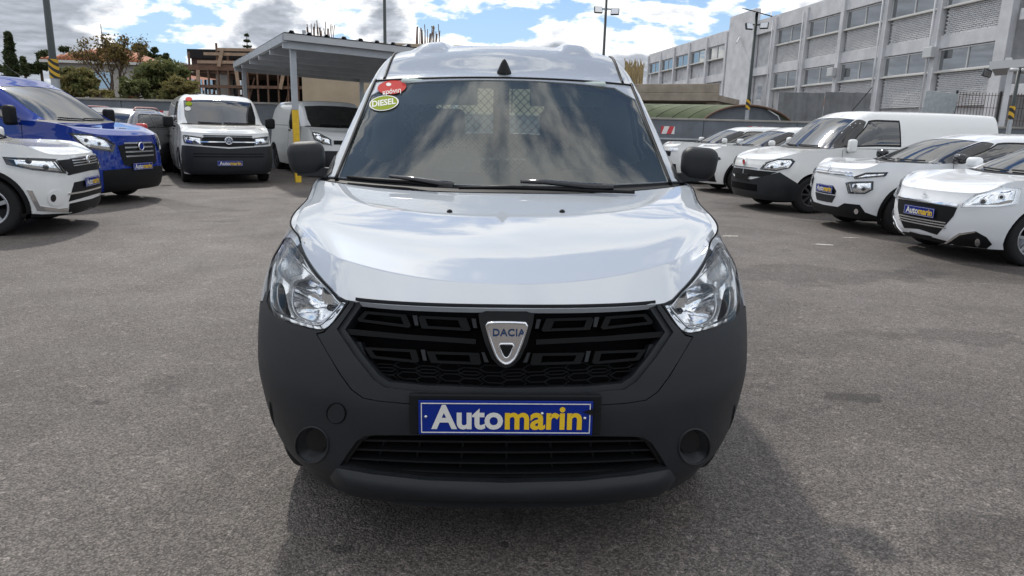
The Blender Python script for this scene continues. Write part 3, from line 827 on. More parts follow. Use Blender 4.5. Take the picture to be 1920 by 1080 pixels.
    for yy, x0, x1, sag in ((832, 664, 1240, 3), (849, 655, 1250, 6), (866, 646, 1257, 10), (881, 640, 1262, 14)):
        pts = [(x0+(x1-x0)*t, yy+sag*(1-(2*t-1)**2)) for t in np.linspace(0, 1, 30)]
        uv = c.px('b', pts, 50, 0, False); P = c.S('b', uv[:, 0], uv[:, 1]); n_ = c.N('b', uv[:, 0], uv[:, 1])
        b = MB(); pv = []
        for p, q in zip(P, n_):
            a_ = p-q*.02; b_ = p-q*.06
            pv += [a_+(0, 0, .003), a_-(0, 0, .003), b_-(0, 0, .003), b_+(0, 0, .003)]
        F = []
        for i in range(len(P)-1):
            for k in range(4): F.append((i*4+k, i*4+(k+1) % 4, (i+1)*4+(k+1) % 4, (i+1)*4+k))
        b.add(pv, F); b.build('intake_slat', PLAST2, lo)
    for xx in (700, 775, 862, 950, 1038, 1120, 1200):
        dx = (xx-952)*-.06
        uv = c.px('b', [(xx+dx*1.2, 820), (xx-dx*.2, 895 if abs(xx-950) < 150 else 884)], 12, 0, False); P = c.S('b', uv[:, 0], uv[:, 1]); n_ = c.N('b', uv[:, 0], uv[:, 1])
        b = MB(); b.tube([tuple(p-q*.045) for p, q in zip(P, n_)], .004, 5); b.build('intake_stay', PLAST2, lo)
    sp = half([(952, 904), (800, 899), (700, 888), (632, 876), (620, 892), (626, 900), (650, 918), (668, 925), (700, 928), (800, 932), (952, 935)])
    def spo(d, P): return .004+.028*(1-np.exp(-d/.018))
    c.panel('spoiler_lip', 'b', sym(sp), [], PLAST, rim=.03, h=.014, offf=spo)
    for sg in (1, -1):
        M = (lambda z: z) if sg == 1 else (lambda z: mirp(z))
        pf = empty('fog_lamp_blank'); pf.parent = root
        c.panel('pod', 'b', M(fog), [], PLAST, rim=0, h=.012, parent=pf, offf=lambda d, P: -.045*(1-np.exp(-d/.016)))
        cap = pxl(circle(590, 828, 21, 20, 23), 1, 4)
        c.panel('cap', 'b', M(cap), [], PLAST2, off=-.012, rim=.04, h=.012, parent=pf)
        pp = np.array(M(fog)); P = c.S('b', pp[:, 0], pp[:, 1]); n_ = c.N('b', pp[:, 0], pp[:, 1]); bb = MB(); L_ = [tuple(a) for a in P]; bb.tube(L_+[L_[0]], .004, 6, False); bb.build('pod_rim', PLAST, pf)
    tow = pxl(circle(631, 775, 19, 24, 20), 0, 3); tow2 = np.array(shrink(tow*np.array(SC['b']), .0028))/np.array(SC['b'])
    c.panel('tow_cap_groove', 'b', tow, [tow2], VOID, off=.0012, rim=0, h=.02)
    c.panel('tow_cap', 'b', tow2, [], PLAST, off=.002, rim=.001, h=.02)
    # flat black sliver paints the shade of the hollow in the bumper corner
    hol = pxl([(505, 755), (508, 752), (515, 800), (525, 820), (519, 815), (509, 795)], 1, 4)
    c.panel('corner_hollow_shade', 'b', hol, [], VOID, off=.0012, rim=0, h=.02, mirror=True)
    # undertray and wheels
    u = MB(); u.box((0, 2.2, .21), (1.36, 3.6, .06)); u.box((0, .62, .35), (1.2, .25, .22)); u.build('underbody', VOID, root)
    wl = MB(); wl.box((0, .86, .62), (1.60, .72, .56)); wl.build('wheel_arch_liner', VOID, root)
    wl = MB(); wl.box((0, 3.63, .60), (1.62, .86, .5)); wl.build('wheel_arch_liner', VOID, root)
    for x in (-.755, .755):
        for y in (.82, 3.63): make_wheel(root, x, y, .315, .19, 'cover')
    # number plate and holder
    hp = MB(); hp.box((0, -.004, .5575), (.575, .016, .128), bev=.005); hp.build('plate_holder', PLAST2, root)
    pl = plate_parts(root, (0.001, -.019, .552), .52, .108)
    for dx, dz in ((-.238, .004), (.108, .016), (.236, .002)):
        sc = MB(); sc.lathe([(.0005, -.009), (.004, -.008), (.0052, -.004)], (dx, 0, dz), 'Y', 12); sc.build('screw', SILVER, pl)
    mk('plate_chip', [(.228, -.0056, .022), (.2605, -.0056, .033), (.2605, -.0056, .010), (.243, -.0056, .016)], [(0, 3, 2, 1)], PLAST2, pl)
    # ---------------- bonnet jets, wipers, aerial, stickers
    for x in (843, 1054):
        uv = c.px('t', [(x, 398), (x+1, 398)], 9, 0, False)[:1]; P = c.S('t', uv[:, 0], uv[:, 1])[0]
        b = MB(); b.lathe([(.012, -.002), (.011, .005), (.007, .010), (.001, .012)], tuple(P)); b.build('washer_jet', PLAST2, root)
    def ws_pt(px_, py_, off):
        uv = c.px('t', [(px_, py_), (px_+1, py_)], 9, 0, False)[:1]; return Vector(c.S('t', uv[:, 0], uv[:, 1])[0]+c.N('t', uv[:, 0], uv[:, 1])[0]*off)
    for pts, arm in (([(652, 336), (700, 341), (760, 345), (820, 354)], [(733, 341), (780, 347), (824, 356), (850, 360)]),
                     ([(860, 357), (960, 356), (1090, 361), (1190, 366)], [(975, 351), (1020, 354), (1100, 361), (1150, 364)])):
        w = empty('wiper'); w.parent = root
        b = MB(); b.tube([ws_pt(x, y, .012) for x, y in pts], [.007, .010, .010, .007], 6); b.build('wiper_blade', PLAST2, w)
        b = MB(); b.tube([ws_pt(x, y, .032) for x, y in arm], [.008, .011, .013, .014], 6); b.build('wiper_arm', GLOSSB, w)
    P = c.S('t', np.array([0.0]), np.array([6.12]))[0]
    ae = MB(); ae.lathe([(.040, -.012), (.038, .0), (.030, .018), (.018, .045), (.008, .062), (.001, .066)], (P[0], P[1], P[2]), n=20); ae.build('roof_aerial', PLAST2, root)
    STK = mat('sticker_green', (.24, .31, .018), .7, spec=.05); STR = mat('sticker_red', (.50, .055, .05), .7, spec=.05)
    for nm, (cx, cy, rx, ry, rot), mt, wd in (('sticker', (720, 193.5, 28, 14, -.14), STK, 'DIESEL'), ('sticker', (735, 164, 30, 14.5, -.10), STR, 'σκρόνιη')):
        st = empty('sticker'); st.parent = g
        cr, sr = math.cos(rot), math.sin(rot)
        def el(k, n=28): return [(cx+k*(rx*math.cos(t)*cr-ry*math.sin(t)*sr), cy+k*(rx*math.cos(t)*sr+ry*math.sin(t)*cr)) for t in np.linspace(0, 2*math.pi, n, False)]
        if wd == 'DIESEL': c.panel('sticker_border', 't', c.px('t', el(1.0), 9), [], SIGNW, off=.001, rim=0, h=.02, parent=st)
        c.panel('sticker_face', 't', c.px('t', el(.9), 9), [], mt, off=.0018, rim=0, h=.02, parent=st)
        V, F = text_mesh('DIESEL' if wd == 'DIESEL' else '\u03ba\u03c1\u03cc\u03bd\u03b9\u03b7', 1.0, .03 if wd == 'DIESEL' else .02, 0)
        V = V.copy(); V[:, 0] -= V[:, 0].min(); k = (44 if wd == 'DIESEL' else 34)/V[:, 0].max()
        pp = [(cx-k*V[:, 0].max()/2+p[0]*k, cy+(4.5 if wd == 'DIESEL' else 11)-p[1]*k-(p[0]*k-22)*.14) for p in V]
        o = c.Mi @ Vector((0, 0, CAM_H)); R3 = c.Mi.to_3x3()
        uv = c.cast('t', [(o, R3 @ ray(x, y)) for x, y in pp]); P = c.S('t', uv[:, 0], uv[:, 1])+c.N('t', uv[:, 0], uv[:, 1])*.0026
        mk('sticker_lettering', P, F, SIGNW, st)
        if wd != 'DIESEL':
            b = [(cx-6+3.5*math.cos(t)*1.4, cy-5+3.2*math.sin(t)) for t in np.linspace(0, 2*math.pi, 16, False)]
            c.panel('sticker_mark', 't', c.px('t', b, 9), [], SIGNW, off=.0026, rim=0, h=.02, parent=st)
    # ---------------- door mirrors
    for sg in (1, -1):
        mr = empty('door_mirror', (sg*.905, 1.36, 1.24)); mr.parent = root
        rounded('mirror_housing', (.165, .12, .150), PLAST, mr, (sg*.01, 0, .005), (0, R(4*sg), R(-8*sg)), .05, 5, taper=.10)
        a = MB(); a.bar((-sg*.10, .01, -.06), (sg*.05, 0, -.055), .07, .04); a.build('mirror_arm', PLAST, mr)
        gl = MB(); gl.box((sg*.01, .066, .005), (.12, .004, .11)); gl.build('mirror_glass', CHROME, mr)
    # ---------------- cabin
    d = MB()
    prof = [(1.16, 1.06), (1.30, 1.085), (1.55, 1.09), (1.70, 1.075), (1.76, 1.03), (1.74, .90), (1.66, .70), (1.62, .45)]
    xs = np.linspace(-.74, .74, 21); V = []; F = []
    for i, x in enumerate(xs):
        for y, z in prof:
            hump = .045*math.exp(-((x-.37)/.17)**2)*math.exp(-((y-1.62)/.13)**2)
            V.append((x, y+.06*(abs(x)/.74)**2, z+hump-.03*(abs(x)/.74)**3))
    n = len(prof)
    for i in range(len(xs)-1):
        for j in range(n-1): F.append((i*n+j, (i+1)*n+j, (i+1)*n+j+1, i*n+j+1))
    mk('dashboard', V, F, CABIN, root, True)
    fl = MB(); fl.box((0, 2.7, .30), (1.6, 3.1, .04)); fl.box((0, 1.3, .6), (1.5, .06, .7)); fl.build('cabin_floor', CABIN, root)
    sw = empty('steering_wheel', (.37, 1.80, 1.03)); sw.parent = root; sw.rotation_euler = (R(-28), 0, 0)
    b = MB(); b.tube([(.185*math.cos(t), 0, .185*math.sin(t)) for t in np.linspace(0, 2*math.pi, 33)], .015, 8, False); b.build('rim', PLAST2, sw)
    b = MB(); b.lathe([(.001, .02), (.06, .015), (.075, -.02)], (0, 0, 0), 'Y', 20); b.bar((-.17, 0, 0), (.17, 0, 0), .03, .02); b.bar((0, 0, 0), (0, 0, -.17), .03, .02); b.build('hub', PLAST2, sw)
    for x in (-.37, .37): seat(root, x, 2.12, .55, SEATM, .60)
    # mesh partition behind the seats
    pt = empty('mesh_partition'); pt.parent = root
    b = MB(); x0, x1, z0, z1 = -.66, .66, .95, 1.66
    for k in np.arange(-1.6, 1.6, .052):
        for sl in (1, -1):
            seg = []
            for t in np.linspace(-2, 2, 161):
                x = k+t; z = 1.3+sl*t
                if x0 < x < x1 and z0 < z < z1: seg.append((x, 2.78, z))
            if len(seg) > 2: b.tube([seg[0], seg[-1]], .0028, 4, False)
    b.build('wire_mesh', STEEL, pt, kind='stuff')
    b = MB()
    for p, q in (((x0, 2.78, z0), (x1, 2.78, z0)), ((x0, 2.78, z1), (x1, 2.78, z1)), ((x0, 2.78, .4), (x0, 2.78, z1)), ((x1, 2.78, .4), (x1, 2.78, z1)), ((0, 2.78, .4), (0, 2.78, z1))): b.bar(p, q, .04)
    b.box((0, 2.79, .66), (1.34, .02, .56)); b.build('partition_frame', CABING, pt)
    # sun visors, inner mirror, cargo linings
    for x in (-.34, .34): rounded('sun_visor', (.40, .03, .15), CABING, root, (x, 1.93, 1.575), (R(35), 0, 0), .012)
    return c
MAIN = build_main()
# ------------------------------------------------------------------ parked cars
def simple_rows(y1, y2, hood, cowl, wst, roof, rend, tail):
    """rows from nose to tail; y1,y2: straight part of the side; every entry is (yb, ex, ey, ez, cy, cz)"""
    out = []
    for i, (yb, ex, ey, ez, cy, cz, pz, rd, sh) in enumerate(hood+cowl+wst+roof+rend+tail):
        a = yb if yb < 0 else 1+(yb-y1)/(y2-y1)
        out.append((-a if yb < 0 else a, ex, ey, ez, cy, cz, pz, .02 if i > 3 else .0, rd, sh))
    return out
def build_car(d):
    root = empty(d['name'], (d['x'], d['y'], 0), -R(d['a']), label=d['label'], cat=d['cat'], group=d.get('group'))
    k = d['k']; L, W, H = d['L'], d['W']/2, d['H']; fo, wb, wr = d['fo'], d['wb'], d['wr']
    ch, cy_, nz = d['cowl_z'], d['cowl_y'], d['nose_z']         # cowl height and position, bonnet edge height
    D = d.get('D', .62); van = d['kind'] == 'van'
    y1 = d.get('y0top', .06)+D; y2 = L-.25
    belt = d.get('belt', ch+.03)
    hw = d.get('roof_w', W*.78); wy, wz = d['ws_y'], d['ws_z']
    cornz = d.get('corner_z', nz+.12)
    rows = simple_rows(y1, y2,
        [(-.78, W*.70, .22, nz+.02, .06, nz, 2.5, .03, 0),
         (-.88, W*.72, .42, nz+.10, .20, nz+.075, 2.2, .08, 0),
         (y1+.05, W*.78, .70, (nz+ch)/2+.06, .55, (nz+ch)/2+.035, 2.2, .10, 0)],
        [(cy_+.12, W*.86, cy_+.16, ch+.02, cy_, ch, 2.2, .06, 1)],
        [(wy+.18, hw, wy+.10, wz-.03, wy, wz, 2.0, .06, 0)],
        [(wy+.55, hw*.985, wy+.50, H-.055, wy+.45, H-.015, 2.5, .11, 0),
         (L*.72, hw*.98, L*.72, H-.05, L*.72, H, 2.5, .11, 0)],
        [(L-.32 if van else L-.45, hw*.96, L-(.12 if van else .42), H-(.07 if van else .13), L-(.10 if van else .35), H-(.03 if van else .07), 2.5, .11, 0)],
        [(y2+.02, W*.80, L-.06, belt+.02, L-.01, belt+.01, 2, .05, 0)])
    rows[-1] = (2.4,)+rows[-1][1:]
    spec = dict(L=L, n=d.get('n', 2.5), nr=4.5, D=D, Dr=.25, zref=nz, ribs=d.get('ribs'), ribz=H-.12,
        W=[(.18, W*.93), (.30, W*.965), (.55, W), (.75, W*.995), (.95, W*.97), (1.15, W*.955), (1.4, W*.95)],
        Wy=[(0, 1), (cy_, 1), (cy_+.6, 1.02), (L, 1.02)],
        y0=d.get('y0', [(.18, .09), (.30, .02), (.50, 0), (.65, .005), (nz-.08, .03), (nz, .06), (nz+.4, .10)]),
        yr=[(.2, .05), (.5, 0), (1.2, .04)],
        zb=[(0, d.get('zb', .22)), (.5, d.get('zb', .22)), (L, .24)],
        zt=[(.06, nz), (.16, nz+.012), (.40, cornz), (cy_*.65, (cornz+ch)/2+.015), (cy_+.1, ch+.015), (cy_+.7, belt), (L, belt)],
        rows=rows)
    c = Car(spec, root); P = d['paint']
    def arch(y, r):
        pts = resample([(y+r*math.cos(t), wr+r*math.sin(t)) for t in np.linspace(-.3, math.pi+.3, 26)]+[(y-r*.97, .1), (y+r*.97, .1)], .04)
        uv = c.side('b', pts, 1, .04)
        return np.array([(a, -.08 if p[1] < .25 else q) for (a, q), p in zip(uv, resample(pts, .04))])
    af, ar = arch(fo, wr+.055), arch(fo+wb, wr+.055)
    rect = resample([(-3, 0), (3, 0), (3, 1), (-3, 1)], .06)
    c.panel('body', 'b', rect, [af, mirp(af), ar, mirp(ar)], P, rim=.03, h=.055)
    vb, vt = 3.04, 3.95
    ws = resample([(-.62, vb), (.62, vb), (.655, 3.3), (.64, vt-.03), (.3, vt), (-.3, vt), (-.64, vt-.03), (-.655, 3.3)], .05)
    yb0 = cy_+.45; wins = []
    vA = c.y_to_v(yb0, .95); sw = []
    bp = d.get('bpillar', cy_+1.55)
    sw.append(resample([(.965, vA), (.965, c.y_to_v(bp, .9)), (.765, c.y_to_v(bp, .78)), (.755, c.y_to_v(wy+.25, .76)), (.85, c.y_to_v(yb0+.28, .86))], .04))
    if not van:
        sw.append(resample([(.965, c.y_to_v(bp+.08, .9)), (.965, c.y_to_v(L-.62, .9)), (.80, c.y_to_v(L-.62, .8)), (.765, c.y_to_v(L-.80, .78)), (.765, c.y_to_v(bp+.08, .78))], .04))
    rg = resample([(-.55, 7.15), (.55, 7.15), (.52, 7.72), (-.52, 7.72)], .05)
    holes = [ws, rg]
    for w_ in sw: holes += [w_, mirp(w_)]
    # bonnet and greenhouse
    c.panel('bonnet', 't', resample([(-.99, .0), (.99, .0), (.99, 2.97), (-.99, 2.97)], .05), [], P, off=.001, rim=.015, h=.05)
    c.panel('cowl', 't', rect_uv(-.97, .97, 2.96, 3.06), [], PLAST2, off=-.004, rim=0, h=.05)
    c.panel('roof', 't', resample([(-.995, 3.05), (.995, 3.05), (.995, 8), (-.995, 8)], .05), holes, P if not d.get('roof_paint') else d['roof_paint'], rim=.012, h=.055)
    c.panel('cabin_lining', 't', resample([(-.97, 3.05), (.97, 3.05), (.97, 7.95), (-.97, 7.95)], .06), [shrink(h_, .004) for h_ in holes], CABIN, off=-.04, rim=0, h=.09)
    dark = d.get('glass', CGLASS)
    g = c.panel('windscreen', 't', shrink(ws, -.006), [], dark, off=-.004, rim=0, h=.06)
    c.panel('windscreen_border', 't', shrink(ws, -.004), [shrink(ws, .03)], PLAST2, off=-.007, rim=0, h=.05, parent=g)
    for w_ in sw:
        for q in (w_, mirp(w_)):
            sg_ = c.panel('side_window', 't', shrink(q, -.006), [], dark, off=-.003, rim=0, h=.07)
            c.panel('window_seal', 't', shrink(q, -.012), [shrink(q, .004)], PLAST2, off=.002, rim=0, h=.06, parent=sg_)
    if d.get('black_pillar'):
        pl = resample([(.64, 3.02), (.99, 3.02), (.97, vA+.02), (.86, c.y_to_v(yb0+.28, .86)), (.745, c.y_to_v(wy+.2, .75)), (.665, 3.93)], .04)
        c.panel('pillar_trim', 't', pl, [shrink(sw[0], -.002)], GLOSSB, off=.002, rim=0, h=.05, mirror=True)
    c.panel('rear_window', 't', shrink(rg, -.006), [], dark, off=-.003, rim=0, h=.07)
    # trims, sill cladding, arch rings
    if d.get('arch_ring', True):
        for (yy, hole) in ((fo, af), (fo+wb, ar)):
            ring = arch(yy, wr+.055+.05)
            c.panel('arch_trim', 'b', np.clip(ring, -9, 9), [hole], PLAST2, off=.008, rim=.01, h=.05, mirror=True)
    ub = MB(); ub.box((0, L*.5, .21), (W*1.5, L*.86, .06)); ub.build('underbody', VOID, root)
    for yy in (fo, fo+wb):
        b = MB(); b.box((0, yy+(.03 if yy < 1.5 else 0), wr+.22), (W*1.72, wr*2.1, wr*1.45)); b.build('wheel_arch_liner', VOID, root)
    for x in (-1, 1):
        for yy in (fo, fo+wb): make_wheel(root, x*(W-.125), yy, wr, .205, d.get('wheel', 'cover'), d.get('steer', 0) if yy < 1.5 else 0)
    # interior
    fl = MB(); fl.box((0, (cy_+L-.3)/2, .42), (W*1.7, L-.3-cy_, .05)); fl.box((0, cy_+.36, ch-.16), (W*1.55, .62, .2)); fl.build('cabin_floor', CABIN, root)
    for x in (-.36, .36): seat(root, x, cy_+1.0, .52*H/1.55 if not van else .78, SEATM, .60)
    if van:
        b = MB(); b.box((0, bp+.10, H*.55), (W*1.5, .03, H*.62)); b.build('bulkhead', CABING, root)
    b = MB(); b.tube([(.36+.18*math.cos(t), cy_+.78, ch+.0+.18*math.sin(t)) for t in np.linspace(0, 2*math.pi, 21)], .016, 6, False); b.build('steering_wheel', PLAST2, root)
    # wipers
    for x0, x1 in ((-.52, -.02), (.02, .60)):
        t = np.linspace(0, 1, 6); u = (x0+(x1-x0)*t)/W*.80; v = 3.10-.02*t
        Pp = c.S('t', u, v); Nn = c.N('t', u, v); b = MB(); b.tube([tuple(p+q*.015) for p, q in zip(Pp, Nn)], .011, 5); b.build('wiper', PLAST2, root)
    # mirrors
    mz, my, mx_ = d.get('mirror', (ch+.10, cy_+.42, W+.10)); mp = d.get('mirror_paint', P)
    for sg in (1, -1):
        mr = empty('door_mirror', (sg*mx_, my, mz)); mr.parent = root; sz = d.get('mirror_size', (.20, .13, .14))
        rounded('mirror_housing', sz, mp, mr, (0, 0, 0), (0, 0, R(-10*sg)), min(sz)*.38, 4)
        a = MB(); a.bar((-sg*.14, .03, -sz[2]*.42), (sg*.0, 0, -sz[2]*.30), .06, .04); a.build('mirror_arm', PLAST2, mr)
    # door seams and handles on the flanks
    for yy in (cy_+.42, bp+.04)+(() if van else (L-.72,)):
        z = np.linspace(.30, belt-.02, 14)
        for sg in (1, -1):
            uv = c.cast('b', [((3*sg, yy, zz), (-sg, 0, 0)) for zz in z]); Pp = c.S('b', uv[:, 0], uv[:, 1])
            b = MB(); b.tube([tuple(p) for p in Pp], .004, 4, False); b.build('door_seam', VOID, root)
    for yy in ((bp-.10,) if van else (bp-.10, L-.95)):
        for sg in (1, -1):
            uv = c.cast('b', [((3*sg, yy, belt-.12), (-sg, 0, 0))]); Pp = c.S('b', uv[:, 0], uv[:, 1])[0]
            rounded('door_handle', (.03, .17, .035), d.get('handle', P), root, (Pp[0]+sg*.012, Pp[1], Pp[2]), (0, 0, 0), .012, 2)
    # front details surveyed in the photograph, mirrored to the other side
    for nm, patch, pts, m, off, rim, o in d['parts']:
        sm = o.get('sm', 0)
        if o.get('half'):
            q = c.px(patch, pts, 4, 0, False); q = [tuple(t) for t in q]; q[0] = (0., q[0][1]); q[-1] = (0., q[-1][1])
            ob = c.panel(nm, patch, sym(q), [], m, off=off, rim=rim, h=o.get('h', .04))
        else:
            q = c.px(patch, pts, 4, sm); 
            if o.get('center'):
                ob = c.panel(nm, patch, q, [], m, off=off, rim=rim, h=o.get('h', .04))
            else:
                obs = c.panel(nm, patch, q, [], m, off=off, rim=rim, h=o.get('h', .04), mirror=True)
                if o.get('lamp'):
                    for sg, ob in zip((1, -1), obs):
                        qq = np.array(q)*np.array([sg, 1]); ctr = qq.mean(0)
                        inn = np.array(shrink(qq*np.array(SC[patch]), .022))/np.array(SC[patch])
                        c.panel('lamp_reflector', patch, inn, [], REFL, rim=0, h=.02, parent=ob, offf=lambda dd, PP: off+.003+.012*(1-np.exp(-dd/.02)))
                        for t in (-.35, .30):
                            ax = qq[np.argmax(qq[:, 0])]-qq[np.argmin(qq[:, 0])]; cc = (ctr+ax*t*.45)[None]
                            if not inside(cc, [tuple(z_) for z_ in inn])[0]: continue
                            Pp = c.S(patch, cc[:, 0], cc[:, 1])[0]; nn = c.N(patch, cc[:, 0], cc[:, 1])[0]
                            mtx = Vector(nn).to_track_quat('Z', 'Y').to_matrix(); b = MB(); b.lathe([(.001, .008), (.016, .006), (.024, 0), (.030, .004), (.033, .0)], tuple(Pp+nn*(off+.012)), n=16, mtx=mtx); b.build('projector_lens', GLOSSB, ob)
                        c.panel('lamp_lens', patch, qq, [], CLEAR, off=off+.028, rim=.026, h=.03, parent=ob)
                continue
    for nm, x0, x1, z, hgt, m, off, o in d.get('bars', []):        # horizontal grille slats, front projected
        q = c.front('b', [(x0, z-hgt/2), (x1, z-hgt/2), (x1, z+hgt/2), (x0, z+hgt/2)], .05)
        c.panel(nm, 'b', q, [], m, off=off, rim=.012, h=.05)
    if d.get('plate'):
        z, rx = d['plate']; q = c.front('b', [(0.0, z), (.01, z)], 1, 0, False); Pp = c.S('b', q[:, 0], q[:, 1])[0]
        plate_parts(root, (0, Pp[1]-d.get('plate_off', .022), z), .52, .112, R(rx), d.get('plate_txt', True), 0, d.get('plate_m'))
    if d.get('extra'): d['extra'](c, root)
    return c
def ring_badge(z, r, m=CHROME, off=.02, inner=None, kind=None):
    def f(c, root):
        q = c.front('b', [(0.0, z), (.01, z)], 1, 0, False); P = c.S('b', q[:, 0], q[:, 1])[0]
        e = empty('badge', (0, P[1]-off, z)); e.parent = root
        b = MB(); b.lathe([(.001, 0.0), (r*.80, 0), (r*.80, -.006), (r, -.004), (r, .012)], (0, 0, 0), 'Y', 28); b.build('badge_ring', m, e)
        if inner: b = MB(); b.lathe([(.001, -.002), (r*.78, -.002)], (0, 0, 0), 'Y', 24); b.build('badge_face', inner, e)
        if kind:
            b = MB()
            for l in kind:
                for p, q_ in zip(l[:-1], l[1:]): b.bar((p[0]*r, -.007, p[1]*r), (q_[0]*r, -.007, q_[1]*r), r*.14, .008, up=(0, 1, 0))
            b.build('badge_mark', m, e)
    return f
VWM = [[(-.62, .50), (-.30, -.50), (0, .12), (.30, -.50), (.62, .50)], [(-.30, .72), (0, .14), (.30, .72)]]
def multi(*fs):
    def f(c, root):
        for g in fs: g(c, root)
    return f
def stickers(px_list):
    def f(c, root):
        for x, y, rx, ry, m in px_list:
            st = empty('sticker'); st.parent = root
            c.panel('sticker_face', 't', c.px('t', circle(x, y, rx, 16, ry), 9), [], m, off=.004, rim=0, h=.03, parent=st)
    return f
def notice(px0, px1, py0, py1):
    def f(c, root):
        q = c.px('t', [(px0, py0), (px1, py0), (px1+1, py1), (px0+2, py1)], 9)
        c.panel('paper_notice', 't', q, [], mat('paper_grey', (.32, .38, .38), .8), off=-.012, rim=0, h=.05)
    return f
def roof_rails(m, x, y0, y1, z):
    def f(c, root):
        for sg in (1, -1):
            V = np.linspace(y0, y1, 14); vv = [c.y_to_v(y, .62) for y in V]; P = c.S('t', np.full(14, .62*sg), np.array(vv))
            pts = [(p[0], p[1], p[2]+(.05 if 0 < i < 13 else 0)) for i, p in enumerate(P)]
            b = MB(); b.tube(pts, .018, 8); b.build('roof_rail', m, root)
    return f
STG = mat('sticker_green', (.38, .47, .04), .5) if 'sticker_green' not in MATS else MATS['sticker_green']
STR_ = MATS['sticker_red']
GR = 'parked cars of the sales lot'
CARS = []
V_ = dict(kind='van'); H_ = dict(kind='hatch')
lampo = dict(lamp=True, h=.04)
